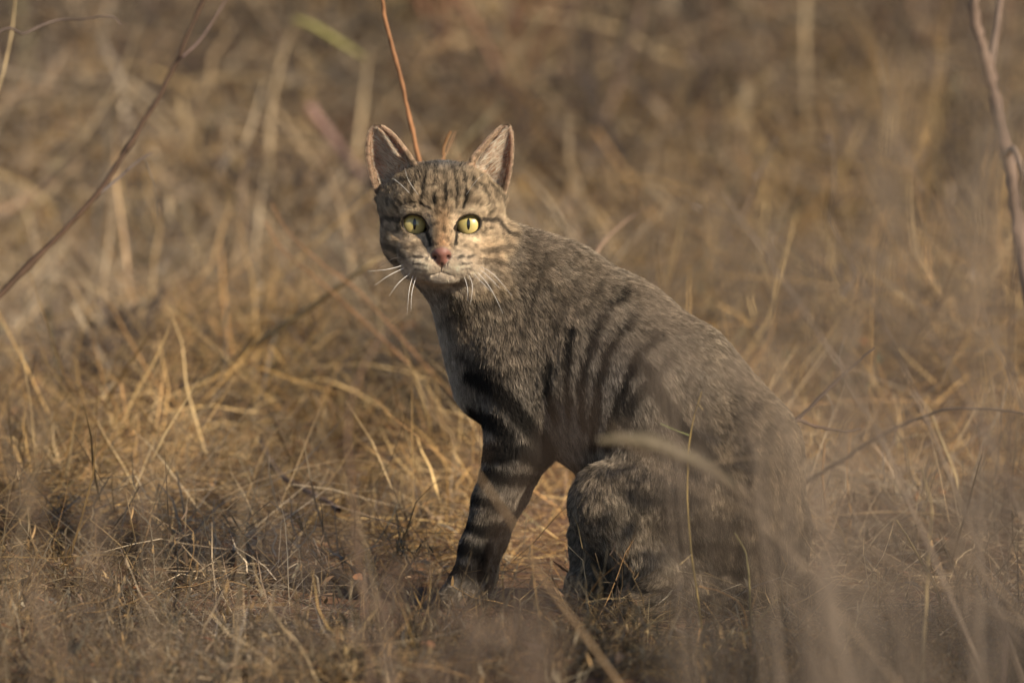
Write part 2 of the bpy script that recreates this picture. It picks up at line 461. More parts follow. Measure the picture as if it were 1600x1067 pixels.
def coat(q, jit):
    """base coat colour (linear) and darkness of markings for points in u,v,w"""
    p = q[:, :2]
    n = len(q)
    hd = is_head(q)
    nz = noise3(q / 42.0); n2 = noise3(q / 14.0 + 31.7)
    c = np.tile(np.array((0.225, 0.178, 0.130)), (n, 1))
    c = mixc(c, (0.25, 0.205, 0.155), smooth(nz, .35, .75) * .7)
    # back: warmer, tawny and darker; flanks greyer; chest and inner sides pale
    c = mixc(c, (0.165, 0.15, 0.135), blob(p, (950, 600), (90, 90)) * .85)
    c = mixc(c, (0.16, 0.145, 0.13), blob(p, (800, 690), (65, 110)) * .85)
    c = mixc(c, (0.12, 0.11, 0.10), blob(p, (738, 880), (50, 70)) * .9)
    c = mixc(c, (0.23, 0.165, 0.10), blob(p, (1200, 760), (110, 160)) * .6)
    c = mixc(c, (0.42, 0.365, 0.30), (1 - smooth(p[:, 0] - 0.25 * (p[:, 1] - 500), 682, 722)) * smooth(p[:, 1], 430, 470) * (1 - smooth(p[:, 1], 640, 760)))
    c = mixc(c, (0.30, 0.24, 0.185), blob(p, (870, 690), (60, 40)) * .7)
    c = mixc(c, (0.27, 0.235, 0.19), blob(p, (925, 880), (70, 70)) * .7)
    hc = np.tile(np.array((0.225, 0.172, 0.115)), (n, 1))
    def on(col, cen, rad, a): 
        nonlocal hc
        hc = mixc(hc, col, np.clip(blob(p, cen, rad) * a, 0, 1))
    on((0.12, 0.115, 0.11), (692, 258), (42, 16), 1.0)                       # black-grey crown
    for s in (-1, 1):
        on((0.56, 0.44, 0.31), (690 + s * 21, 350), (8, 20), .95)             # pale inner eye
        on((0.56, 0.45, 0.32), (690 + s * 46, 374), (24, 8), .95)              # under the eye
        on((0.54, 0.44, 0.32), (690 + s * 44, 329), (22, 6), .9)              # over the eye
        on((0.44, 0.34, 0.24), (690 + s * 84, 352), (12, 12), .6)
        on((0.44, 0.33, 0.22), (690 + s * 72, 392), (30, 20), .85)             # cheek
        on((0.62, 0.52, 0.41), (690 + s * 24, 413), (27, 19), 1.0)            # whisker pad
        on((0.50, 0.43, 0.35), (690 + s * 48, 424), (30, 16), .8)
    on((0.32, 0.19, 0.105), (692, 380), (11, 15), .8)                        # rufous nose
    on((0.30, 0.19, 0.105), (692, 350), (11, 26), .6)
    on((0.54, 0.47, 0.39), (691, 438), (36, 15), .95)                         # white chin
    on((0.42, 0.36, 0.30), (670, 458), (46, 20), .7)
    c = c * (1 - hd[:, None]) + hc * hd[:, None]
    pj = p + (n2[:, None] - .5) * 9 + jit
    dark = np.zeros(n)
    for pl, hw, a in BODY_MARKS:
        dark = np.maximum(dark, a * (1 - smooth(seg_dist(pj, pl), hw * .55, hw * 1.55)) * (1 - hd))
    ph = p + (n2[:, None] - .5) * 3 + jit * .25
    dh = np.zeros(n)
    for pl, hw, a in HEAD_MARKS:
        if pl[0][1] < 300 and pl[-1][1] < 345:
            brk = smooth(noise3(np.stack([q[:, 0] / 4.0, q[:, 1] / 11.0, np.full(n, hw * 3)], 1)), .22, .5)
            dh = np.maximum(dh, a * brk * (1 - smooth(seg_dist(ph, pl), hw * .3, hw * 1.35)))
        else:
            dh = np.maximum(dh, a * (1 - smooth(seg_dist(ph, pl), hw * .5, hw * 1.6)))
    front = smooth(-q[:, 2], 40, 70)
    dark = np.maximum(dark, dh * hd * np.maximum(front, (p[:, 1] < 300)))
    return c, dark, hd

def eye_dist(p, eu, ev, s):
    a = -s * .28
    x, y = p[:, 0] - eu + s * .5, p[:, 1] - ev - .5
    x, y = x * math.cos(a) + y * math.sin(a), -x * math.sin(a) + y * math.cos(a)
    e = np.hypot(x / 18.6, y / 14.2)
    return np.minimum(e, np.hypot(p[:, 0] - (eu - s * 17.5), p[:, 1] - (ev + 8)) / 6.5)

# skin
cs, ds, hs = coat(CV, np.zeros((len(CV), 2)))
skin = cs * 0.55 * (1 - .8 * ds[:, None])
eon, et, es, efr = ear_info(CV)
skin = np.where((eon > 0)[:, None], np.where((efr > 0)[:, None], np.array((0.66, 0.41, 0.29)), np.array((0.24, 0.18, 0.12))), skin)
rim = (eon > 0) & ((es < .10) | (es > .92) | (et > .95))
skin = np.where(rim[:, None], np.array((0.42, 0.30, 0.215)), skin)
pc = CV[:, :2]
for eu, ev, cw, s in EYES:
    t = (1 - smooth(eye_dist(pc, eu, ev, s), 1.12, 1.28)) * (CV[:, 2] < cw + 5)
    skin = mixc(skin, (0.022, 0.016, 0.012), t)
def nose_mask(q):
    d = np.sqrt(((q[:, 0] - 690) / np.where(q[:, 1] > 398, 17 - (q[:, 1] - 398) * .55, 17)) ** 2 + ((q[:, 1] - 402) / 15.5) ** 2)
    return (1 - smooth(d, .88, 1.06)) * (q[:, 2] < HW - 84)
nm = nose_mask(CV)
skin = mixc(skin, (0.20, 0.092, 0.072), nm)
for s in (-1, 1):
    t = 1 - smooth(np.hypot((pc[:, 0] - 690 - s * 10.5), (pc[:, 1] - 402.5) * 1.3), 2.6, 5.0)
    skin = mixc(skin, (0.05, 0.02, 0.016), t * (CV[:, 2] < HW - 84))
MOUTH = [[(690, 411), (690, 421)], [(690, 422), (699, 426), (707, 428)], [(690, 422), (681, 426), (673, 428)]]
md = np.minimum.reduce([seg_dist(pc, m) for m in MOUTH])
skin = mixc(skin, (0.10, 0.06, 0.045), (1 - smooth(md, 1.2, 3.4)) * (CV[:, 2] < HW - 60))

skin_mat, n_, l_, bs, out = node_mat('cat_skin')
at = n_.new('ShaderNodeAttribute'); at.attribute_name = 'col'
l_.new(at.outputs['Color'], bs.inputs['Base Color'])
bs.inputs['Roughness'].default_value = 0.5
bs.inputs['Subsurface Weight'].default_value = 0.085
bs.inputs['Subsurface Radius'].default_value = (0.004, 0.0015, 0.001)
bs.inputs['Subsurface Scale'].default_value = 1.0
bs.inputs['Specular IOR Level'].default_value = 0.3
thin = n_.new('ShaderNodeBsdfTranslucent'); thin.inputs[0].default_value = (.85, .42, .28, 1)   # thin skin of the ears lets light through
tm = n_.new('ShaderNodeMath'); tm.operation = 'MULTIPLY'; tm.inputs[1].default_value = .38
l_.new(at.outputs['Alpha'], tm.inputs[0])
sm = n_.new('ShaderNodeMixShader'); l_.new(tm.outputs[0], sm.inputs[0]); l_.new(bs.outputs[0], sm.inputs[1]); l_.new(thin.outputs[0], sm.inputs[2]); l_.new(sm.outputs[0], out.inputs[0])
tex = n_.new('ShaderNodeTexNoise'); tex.inputs['Scale'].default_value = 900
bp = n_.new('ShaderNodeBump'); bp.inputs['Strength'].default_value = 0.25; bp.inputs['Distance'].default_value = 0.0005
l_.new(tex.outputs[0], bp.inputs['Height']); l_.new(bp.outputs[0], bs.inputs['Normal'])

cat = link('wildcat', None)
tag(cat, 'grey-brown striped wildcat with yellow eyes sitting in dry grass, head turned', 'cat')
base = P(np.array([960.0]), np.array([940.0]), np.array([-0.05]))[0]
cat.location = (base[0], base[1], 0)
inv = np.array(cat.location)
body = link('body', mesh_np('wildcat_body', WV - inv, F, np.concatenate([skin, eon[:, None]], 1), skin_mat), cat)

# eyes
def eye_material():
    m, n, l, b, o = node_mat('cat_eye')
    tc = n.new('ShaderNodeTexCoord')
    sp = n.new('ShaderNodeSeparateXYZ'); l.new(tc.outputs['Object'], sp.inputs[0])
    def math_(op, a, b_=None):
        q = n.new('ShaderNodeMath'); q.operation = op
        for i, x in enumerate((a, b_)):
            if x is None: continue
            if isinstance(x, (int, float)): q.inputs[i].default_value = x
            else: l.new(x, q.inputs[i])
        return q.outputs[0]
    x, z = sp.outputs[0], sp.outputs[2]          # object units: eyeball radius = 1
    r = math_('SQRT', math_('ADD', math_('POWER', x, 2.0), math_('POWER', z, 2.0)))
    ang = math_('ARCTAN2', z, x)
    cmb = n.new('ShaderNodeCombineXYZ')
    l.new(math_('MULTIPLY', ang, 9.0), cmb.inputs[0]); l.new(math_('MULTIPLY', r, 2.2), cmb.inputs[1])
    nz = n.new('ShaderNodeTexNoise'); nz.inputs['Scale'].default_value = 1.6; nz.inputs['Detail'].default_value = 4
    l.new(cmb.outputs[0], nz.inputs['Vector'])
    rr = math_('ADD', r, math_('MULTIPLY', math_('SUBTRACT', nz.outputs[0], 0.5), 0.42))
    cr = n.new('ShaderNodeValToRGB'); l.new(rr, cr.inputs[0])
    e = cr.color_ramp.elements
    e[0].position = 0.10; e[0].color = (0.30, 0.28, 0.08, 1)
    e[1].position = 0.80; e[1].color = (0.36, 0.25, 0.06, 1)
    for pos, colr in ((0.35, (0.48, 0.39, 0.15, 1)), (0.62, (0.57, 0.45, 0.17, 1))):
        k = e.new(pos); k.color = colr
    ring = n.new('ShaderNodeMapRange'); ring.inputs[1].default_value = 0.68; ring.inputs[2].default_value = 0.80
    l.new(r, ring.inputs[0])
    mx = n.new('ShaderNodeMix'); mx.data_type = 'RGBA'; l.new(ring.outputs[0], mx.inputs[0])
    l.new(cr.outputs[0], mx.inputs[6]); mx.inputs[7].default_value = (0.03, 0.02, 0.012, 1)
    # upright narrow pupil
    pr = math_('ADD', math_('POWER', math_('DIVIDE', x, 0.115), 2.0), math_('POWER', math_('DIVIDE', z, 0.40), 2.0))
    pu = n.new('ShaderNodeMapRange'); pu.inputs[1].default_value = 0.8; pu.inputs[2].default_value = 1.15
    l.new(pr, pu.inputs[0])
    m2 = n.new('ShaderNodeMix'); m2.data_type = 'RGBA'; l.new(pu.outputs[0], m2.inputs[0])
    m2.inputs[6].default_value = (0.004, 0.004, 0.004, 1); l.new(mx.outputs[2], m2.inputs[7])
    l.new(m2.outputs[2], b.inputs['Base Color'])
    b.inputs['Roughness'].default_value = 0.35
    b.inputs['Coat Weight'].default_value = 1.0
    b.inputs['Coat Roughness'].default_value = 0.03
    b.inputs['Coat IOR'].default_value = 1.38
    return m
eye_mat = eye_material()
def sphere(nu=48, nv=32):
    a = np.linspace(0, 2 * np.pi, nu, endpoint=False); b = np.linspace(0, np.pi, nv)
    Vs = np.stack([np.outer(np.sin(b), np.cos(a)), np.outer(np.sin(b), np.sin(a)), np.outer(np.cos(b), np.ones(nu))], -1).reshape(-1, 3)
    Fs = [(i * nu + j, (i + 1) * nu + j, (i + 1) * nu + (j + 1) % nu, i * nu + (j + 1) % nu) for i in range(nv - 1) for j in range(nu)]
    return Vs, np.array(Fs)
ev_, ef_ = sphere()
eye_me = mesh_np('wildcat_eye', ev_, ef_, None, eye_mat)
for eu, ev, cw, s in EYES:
    o = link('eye', eye_me, cat)
    c = P(np.array([eu]), np.array([ev]), np.array([cw * S]))[0] - inv
    o.location = c
    o.scale = (23.0 * S,) * 3
    # the iris looks at the camera
    o.rotation_euler = (-R(6.5), 0, R(0.0))

# ---------------- fur: hair curves combed along the body
FLOW = np.array([  # u, v, direction
    (735, 400, .75, .6), (760, 470, .35, .95), (700, 480, .0, 1), (695, 560, .15, 1), (800, 420, .8, .55), (860, 430, .75, .65), (920, 430, .75, .65),
    (1000, 480, .7, .7), (1080, 540, .65, .75), (1130, 600, .55, .8), (1200, 690, .35, .95), (1240, 800, .1, 1), (1240, 900, .3, 1),
    (860, 540, .5, .85), (900, 600, .35, .95), (960, 640, .3, .95), (1040, 620, .45, .9), (1100, 720, .3, .95), (1050, 780, -.05, 1),
    (800, 560, .3, .95), (800, 650, .25, 1), (830, 700, .2, 1), (770, 780, -.3, 1), (740, 860, -.2, 1), (700, 925, -1, .3),
    (870, 690, .3, 1), (920, 720, -.1, 1), (910, 790, .1, 1), (960, 840, .4, .9), (1060, 860, .3, .95), (1000, 940, -1, .1), (900, 920, -.9, .4),
    (1150, 880, .2, 1), (1300, 935, 1, .1), (1345, 950, .3, .5)], float)

def fur_build(count):
    tri = np.concatenate([F[:, [0, 1, 2]], F[:, [0, 2, 3]]])
    A, B, C = WV[tri[:, 0]], WV[tri[:, 1]], WV[tri[:, 2]]
    cr = np.cross(B - A, C - A); area = 0.5 * np.linalg.norm(cr, axis=1)
    # vertex normals
    vn = np.zeros_like(WV)
    for k in range(3): np.add.at(vn, tri[:, k], cr)
    vn /= np.linalg.norm(vn, axis=1)[:, None] + 1e-12
    cen = CV[tri].mean(1)
    dens = np.ones(len(tri))
    hd = is_head(cen)
    dens *= 1 + 5.2 * hd * np.where(cen[:, 2] < HW + 40, 1, .35)
    dens *= np.where((cen[:, 0] < 900) & (cen[:, 1] > 700), 2.2, 1)
    dens *= np.where(cen[:, 1] > 890, 1.8, 1)
    e_on, e_t, e_s, e_f = ear_info(cen)
    dens *= np.where(e_on > 0, 2.2, 1)
    dens *= np.where(vn[tri[:, 0], 1] > 0.45, 0.45, 1.0) * np.where(hd > .5, 1, 1.0)
    w = area * dens; w /= w.sum()
    pick = rng.choice(len(tri), count, p=w)
    r1, r2 = np.sqrt(rng.random(count)), rng.random(count)
    bc = np.stack([1 - r1, r1 * (1 - r2), r1 * r2], 1)
    T = tri[pick]
    q = (CV[T] * bc[..., None]).sum(1)
    p = (WV[T] * bc[..., None]).sum(1)
    n = (vn[T] * bc[..., None]).sum(1); n /= np.linalg.norm(n, axis=1)[:, None] + 1e-9
    hd = is_head(q)
    eon, et, es, efr = ear_info(q)
    # bare places
    keep = nose_mask(q) < .35
    md = np.minimum.reduce([seg_dist(q[:, :2], m) for m in MOUTH])
    keep &= ~((md < 1.6) & (q[:, 2] < HW - 60))
    for eu, ev, cw, s in EYES:
        keep &= ~((eye_dist(q[:, :2], eu, ev, s) < 1.13) & (q[:, 2] < cw + 10))
    keep &= ~((eon > 0) & (efr > 0) & (rng.random(count) > np.where(es < .45, .8, .45) + .5 * (et > .9) + .6 * ((es < .08) | (es > .92))))
    q, p, n, hd, eon, et, es, efr = [x[keep] for x in (q, p, n, hd, eon, et, es, efr)]
    m = len(q)
    # lengths in photo pixels
    L = np.full(m, 15.5)
    L += 6 * blob(q[:, :2], (700, 520), (50, 80)) + 5 * blob(q[:, :2], (890, 700), (60, 50)) + 4 * blob(q[:, :2], (1200, 850), (90, 120))
    fl = (q[:, 0] < 875) * smooth(q[:, 1], 640, 820) * (q[:, 2] < 80)
    L = L * (1 - fl) + 11 * fl
    L = np.where(q[:, 1] > 880, np.minimum(L, np.where(q[:, 0] < 1150, 12, 22)), L)
    L = np.where((q[:, 0] < 940) & (q[:, 1] > 830), 10, L)
    dn = np.hypot(q[:, 0] - 690, (q[:, 1] - 396))
    Lh = 5.0 + 9.5 * smooth(dn, 18, 90) + 5 * smooth(dn, 75, 120) * smooth(q[:, 1], 330, 380)
    Lh = np.where((q[:, 1] > 405) & (np.abs(q[:, 0] - 690) < 30), 7.5, Lh)
    Lh = Lh + 5 * (q[:, 1] < 290)
    for eu, ev, cw, s in EYES:
        rr = np.hypot((q[:, 0] - eu) / 1.14, q[:, 1] - ev)
        Lh = np.where(rr < 31, np.minimum(Lh, 4 + .35 * np.maximum(rr - 22, 0)), Lh)
    L = L * (1 - hd) + Lh * hd
    L = np.where(eon > 0, np.where(efr > 0, np.where(es < .55, 14 + 22 * (1 - et) * (1 - es), 7.0 + 5 * (1 - et)), 5.5), L)
    L = np.where((eon > 0) & (et > .93), 6.0, L)
    L = np.where((eon > 0) & ((es < .09) | (es > .93)), 4.0, L)
    L = np.where(eon == 0, L + hd * 9 * (blob(q[:, :2], (600, 318), (14, 22)) + blob(q[:, :2], (782, 318), (14, 22))), L)
    L *= rng.uniform(.65, 1.15, m)
    # combing direction
    dx = q[:, None, 0] - FLOW[None, :, 0]; dy = q[:, None, 1] - FLOW[None, :, 1]
    W = 1 / (dx * dx + dy * dy + 900) ** 1.6
    g = (W[..., None] * FLOW[None, :, 2:]).sum(1); g /= np.linalg.norm(g, axis=1)[:, None] + 1e-9
    flow = np.stack([g[:, 0], np.zeros(m), -g[:, 1]], 1)
    hx, hy = q[:, 0] - 690, q[:, 1] - 392
    rad = np.stack([hx, np.full(m, 38.0), -hy], 1)
    rad[:, 2] += np.where((hy > 10), -20, 0)
    rad /= np.linalg.norm(rad, axis=1)[:, None] + 1e-9
    flow = flow * (1 - hd[:, None]) + rad * hd[:, None]
    side = np.where(q[:, 0] < 690, -1.0, 1.0)
    ef = np.stack([side * .75, np.full(m, -.15), np.full(m, .65)], 1)
    flow = np.where(((eon > 0) & (efr > 0))[:, None], ef, flow)
    flow = np.where(((eon > 0) & ((efr == 0) | (et > .9)))[:, None], np.array((0, .3, 1.0)), flow)
    jit = rng.normal(0, 1, (m, 3)) * np.where(hd > .5, .16, .17)[:, None]
    flow = flow + jit
    flow -= n * (flow * n).sum(1)[:, None]
    flow /= np.linalg.norm(flow, axis=1)[:, None] + 1e-9
    lift = np.where(hd > .5, R(28), R(22)) * rng.uniform(.6, 1.35, m)
    lift = np.where((eon > 0) & (efr > 0), R(30), lift)
    lift = np.where((eon > 0) & ((et > .93) | (es < .04) | (es > .96)), R(35), lift)
    K = 5
    ts = np.linspace(0, 1, K)
    LL = (L * S)[:, None]
    pts = np.zeros((m, K, 3))
    for k, t in enumerate(ts):
        up = np.sin(lift)[:, None] * (t - .42 * t * t) * 1.35
        pts[:, k] = p - n * .0004 + LL * (flow * np.cos(lift)[:, None] * t + n * up)
    # clumping: tips gather towards a guide hair
    ng = m // 9
    gi = rng.choice(m, ng, replace=False)
    kd = kdtree.KDTree(ng)
    for i, j in enumerate(gi): kd.insert(p[j], i)
    kd.balance()
    near = np.fromiter((kd.find(x)[1] for x in p), np.int64, m)
    tgt = pts[gi[near]] + (p - p[gi[near]])[:, None, :] * .25
    far = np.linalg.norm(p - p[gi[near]], axis=1) > .006
    am = rng.uniform(.1, .6, m) * np.where(far, 0, 1) * np.where(eon > 0, .2, 1)
    for k, t in enumerate(ts):
        a = (am * t ** 1.3)[:, None]
        pts[:, k] = pts[:, k] * (1 - a) + tgt[:, k] * a
    pts[:, 1:] += rng.normal(0, 1, (m, K - 1, 3)) * (LL * .028)[:, None, :] * ts[1:][None, :, None]
    # colours
    gq = q[gi[near]]                                     # hairs of one tuft share their shade
    tone = (noise3(gq / 5.0 + 7.3) - .5)
    base, dark, _ = coat(q, rng.normal(0, 1, (m, 2)) * 1.6)
    base = np.clip(base * (1.18 + .27 * hd)[:, None], 0, .82)
    wl = eon > 0
    base = np.where((wl & (efr > 0))[:, None], np.where((rng.random(m) < .55)[:, None], np.array((.82, .73, .61)), np.array((.48, .30, .19))), base)
    base = np.where((wl & (efr == 0))[:, None], np.array((.28, .21, .14)), base)
    base = np.where((wl & (et > .93))[:, None], np.array((.20, .14, .09)), base)
    base = np.where((wl & ((es < .08) | (es > .93)))[:, None], np.array((.50, .37, .26)), base)
    dark = np.where(wl, 0, dark)
    light = base.mean(1)
    var = np.clip((.62 - light) / .36, .34, 1)            # pale areas vary less
    base = base * (1 + var * (tone * np.where(hd > .5, 2.0, 1.7) + rng.normal(0, .22, m)))[:, None].clip(.35, 1.9)
    kind = rng.random(m)
    tipmul = np.where(kind < .34, .20, np.where(kind < .64, 2.1, 1.05))
    tipmul = 1 + (tipmul - 1) * var
    blk = (kind > .93) & (var > .6) & (hd < .5)
    base = np.where(blk[:, None], base * .3, base)
    tipmul = np.where(wl, 1.15, tipmul)
    dk = np.array((.020, .017, .015))
    dmask = np.clip(dark * 1.32 * rng.uniform(.74, 1.12, m), 0, .985)
    colr = np.zeros((m, K, 3))
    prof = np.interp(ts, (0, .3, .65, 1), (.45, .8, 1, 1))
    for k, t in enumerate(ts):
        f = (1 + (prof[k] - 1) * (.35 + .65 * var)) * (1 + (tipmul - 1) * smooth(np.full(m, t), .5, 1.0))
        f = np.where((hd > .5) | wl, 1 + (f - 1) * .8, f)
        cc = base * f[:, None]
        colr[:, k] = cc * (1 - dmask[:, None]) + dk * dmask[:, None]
    colr = np.clip(colr, .008, .85)
    rad_ = np.where(hd > .5, .000095, .000092)
    rad_ = np.where(wl, np.where(efr > 0, .00012, .00008), rad_)[:, None] * np.interp(ts, (0, .5, 1), (1, .9, .25))[None, :]
    return (pts - inv).reshape(-1, 3), colr.reshape(-1, 3), rad_.ravel(), m, K

def hair_object(name, parent, pts, cols, rads, m, K, mat):
    hc = bpy.data.hair_curves.new(name)
    hc.add_curves([K] * m)
    hc.attributes['position'].data.foreach_set('vector', np.ascontiguousarray(pts, np.float32).ravel())
    a = hc.attributes.get('radius') or hc.attributes.new('radius', 'FLOAT', 'POINT')
    a.data.foreach_set('value', np.ascontiguousarray(rads, np.float32))
    a = hc.attributes.new('col', 'FLOAT_COLOR', 'POINT')
    c4 = np.ones((m * K, 4), np.float32); c4[:, :3] = cols
    a.data.foreach_set('color', c4.ravel())
    hc.materials.append(mat)
    return link(name, hc, parent)

fur_mat, n_, l_, bs, out = node_mat('cat_fur')
at = n_.new('ShaderNodeAttribute'); at.attribute_name = 'col'
l_.new(at.outputs['Color'], bs.inputs['Base Color'])
bs.inputs['Roughness'].default_value = 0.55
bs.inputs['Specular IOR Level'].default_value = 0.14
tr = n_.new('ShaderNodeBsdfTranslucent'); l_.new(at.outputs['Color'], tr.inputs[0])
mxs = n_.new('ShaderNodeMixShader'); mxs.inputs[0].default_value = 0.25
l_.new(bs.outputs[0], mxs.inputs[1]); l_.new(tr.outputs[0], mxs.inputs[2]); l_.new(mxs.outputs[0], out.inputs[0])
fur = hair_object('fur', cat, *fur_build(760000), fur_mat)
tag(fur, kind='stuff')

# ---------------- whiskers
wh_mat, n_, l_, bs, out = node_mat('whisker_white')
bs.inputs['Base Color'].default_value = (.85, .83, .80, 1); bs.inputs['Roughness'].default_value = .3
wd_mat, n_, l_, bs, out = node_mat('whisker_dark')
bs.inputs['Base Color'].default_value = (.05, .04, .035, 1); bs.inputs['Roughness'].default_value = .4

def tube(name, pts, rads, mat=None, parent=None, seg=6, sub=6, cols=None):
    """smooth tapered tube through world points"""
    pts = np.array(pts, float); rads = np.array(rads, float)
    if len(pts) > 2 and sub > 1:
        q = np.concatenate([[2 * pts[0] - pts[1]], pts, [2 * pts[-1] - pts[-2]]])
        o, rr = [], []
        for i in range(len(pts) - 1):
            p0, p1, p2, p3 = q[i:i + 4]
            for t in np.linspace(0, 1, sub, endpoint=False):
                o.append(.5 * (2 * p1 + (p2 - p0) * t + (2 * p0 - 5 * p1 + 4 * p2 - p3) * t * t + (3 * p1 - p0 - 3 * p2 + p3) * t ** 3))
                rr.append(rads[i] + (rads[i + 1] - rads[i]) * t)
        o.append(pts[-1]); rr.append(rads[-1])
        pts, rads = np.array(o), np.array(rr)
    d = np.gradient(pts, axis=0); d /= np.linalg.norm(d, axis=1)[:, None] + 1e-12
    ref = np.array((.13, .97, .21)); x = np.cross(d, ref); x /= np.linalg.norm(x, axis=1)[:, None] + 1e-12
    y = np.cross(d, x)
    an = np.arange(seg) * 2 * np.pi / seg
    V = pts[:, None] + rads[:, None, None] * (np.cos(an)[None, :, None] * x[:, None] + np.sin(an)[None, :, None] * y[:, None])
    n = len(pts)
    F = [(i * seg + j, i * seg + (j + 1) % seg, (i + 1) * seg + (j + 1) % seg, (i + 1) * seg + j) for i in range(n - 1) for j in range(seg)]
    V = V.reshape(-1, 3)
    if name is None: return V, np.array(F)
    me = mesh_np(name, V, np.array(F), None, mat)
    return link(name, me, parent)

def uvw(u, v, w): return P(np.array([float(u)]), np.array([float(v)]), np.array([w * S]))[0] - inv
WHISK = [  # start, mid, end (u, v, w), dark?
    ((738, 411, -128), (770, 428, -150), (800, 462, -150), 0), ((737, 416, -130), (766, 450, -155), (786, 490, -160), 0), ((732, 420, -132), (752, 440, -160), (768, 456, -172), 0),
    ((728, 422, -135), (738, 445, -165), (735, 476, -170), 0), ((722, 424, -135), (730, 448, -160), (731, 470, -165), 0), ((740, 406, -125), (757, 404, -150), (776, 408, -165), 1),
    ((739, 413, -128), (765, 434, -160), (782, 452, -170), 0),
    ((648, 404, -128), (612, 405, -150), (566, 438, -155), 1), ((646, 414, -128), (612, 428, -155), (585, 446, -160), 0), ((650, 418, -130), (640, 450, -160), (636, 492, -165), 0),
    ((654, 421, -132), (644, 455, -162), (642, 486, -170), 0), ((646, 410, -128), (610, 420, -155), (575, 424, -160), 0), ((652, 420, -130), (625, 440, -160), (608, 462, -165), 0),
    ((668, 326, -122), (640, 285, -150), (632, 262, -155), 0), ((660, 324, -118), (628, 290, -140), (612, 278, -146), 0), ((715, 326, -122), (740, 288, -150), (755, 272, -155), 0)]
for a, b, c, dk in WHISK:
    aw, bw, cw_ = uvw(*a), uvw(*b), uvw(*c)
    aw = aw + (0, .006, 0)
    thin = .75 if a[1] < 330 else 1
    tube('whisker', [aw, bw, cw_], np.array((.00022, .00018, .00005)) * thin, wd_mat if dk else wh_mat, cat, seg=5)


# ================================================================== VEGETATION
def leaf_material(name, trans=.3, rough=.6):
    m, n, l, b, o = node_mat(name)
    a = n.new('ShaderNodeAttribute'); a.attribute_name = 'col'
    tcn = n.new('ShaderNodeTexCoord')
    nz = n.new('ShaderNodeTexNoise'); nz.inputs['Scale'].default_value = 55; nz.inputs['Detail'].default_value = 4
    l.new(tcn.outputs['Object'], nz.inputs['Vector'])
    rp = n.new('ShaderNodeValToRGB'); l.new(nz.outputs[0], rp.inputs[0])
    rp.color_ramp.elements[0].position = .3; rp.color_ramp.elements[0].color = (.62, .58, .54, 1)
    rp.color_ramp.elements[1].position = .7; rp.color_ramp.elements[1].color = (1.15, 1.12, 1.08, 1)
    mx = n.new('ShaderNodeMix'); mx.data_type = 'RGBA'; mx.blend_type = 'MULTIPLY'; mx.inputs[0].default_value = .8
    l.new(a.outputs['Color'], mx.inputs[6]); l.new(rp.outputs[0], mx.inputs[7])
    l.new(mx.outputs[2], b.inputs['Base Color'])
    b.inputs['Roughness'].default_value = rough; b.inputs['Specular IOR Level'].default_value = .25
    t = n.new('ShaderNodeBsdfTranslucent'); l.new(mx.outputs[2], t.inputs[0])
    x = n.new('ShaderNodeMixShader'); x.inputs[0].default_value = trans
    l.new(b.outputs[0], x.inputs[1]); l.new(t.outputs[0], x.inputs[2]); l.new(x.outputs[0], o.inputs[0])
    return m
straw_mat = leaf_material('dry_grass')
wood_mat = leaf_material('dry_twig', 0.0, .75)

STRAW = np.array([(.46, .30, .12), (.58, .42, .20), (.34, .215, .09), (.40, .30, .17), (.25, .205, .155), (.44, .26, .11), (.20, .135, .085), (.24, .22, .12)])
def straw_cols(n, w=(3, 2.5, 2.2, 2, 1.6, 1.6, 1.4, .5), r=None):
    r = r or rng
    w = np.array(w, float); w /= w.sum()
    c = STRAW[r.choice(len(STRAW), n, p=w)]
    return c * r.uniform(.5, 1.25, (n, 1))

def patchy(x, y, c):
    """weathered grey and fresh golden patches of straw"""
    o_ = np.stack([x * 8.0, y * 3.4, np.full(len(x), 6.1)], 1)
    a = smooth01(noise3(o_), .30, .72); b = smooth01(noise3(o_ * .45 + 17), .35, .65)
    g = c.mean(1, keepdims=True) * np.array((1.05, .98, .88))
    c = c * (1 - .55 * (1 - b[:, None])) + g * .55 * (1 - b[:, None])
    return c * (.50 + 1.15 * a[:, None])

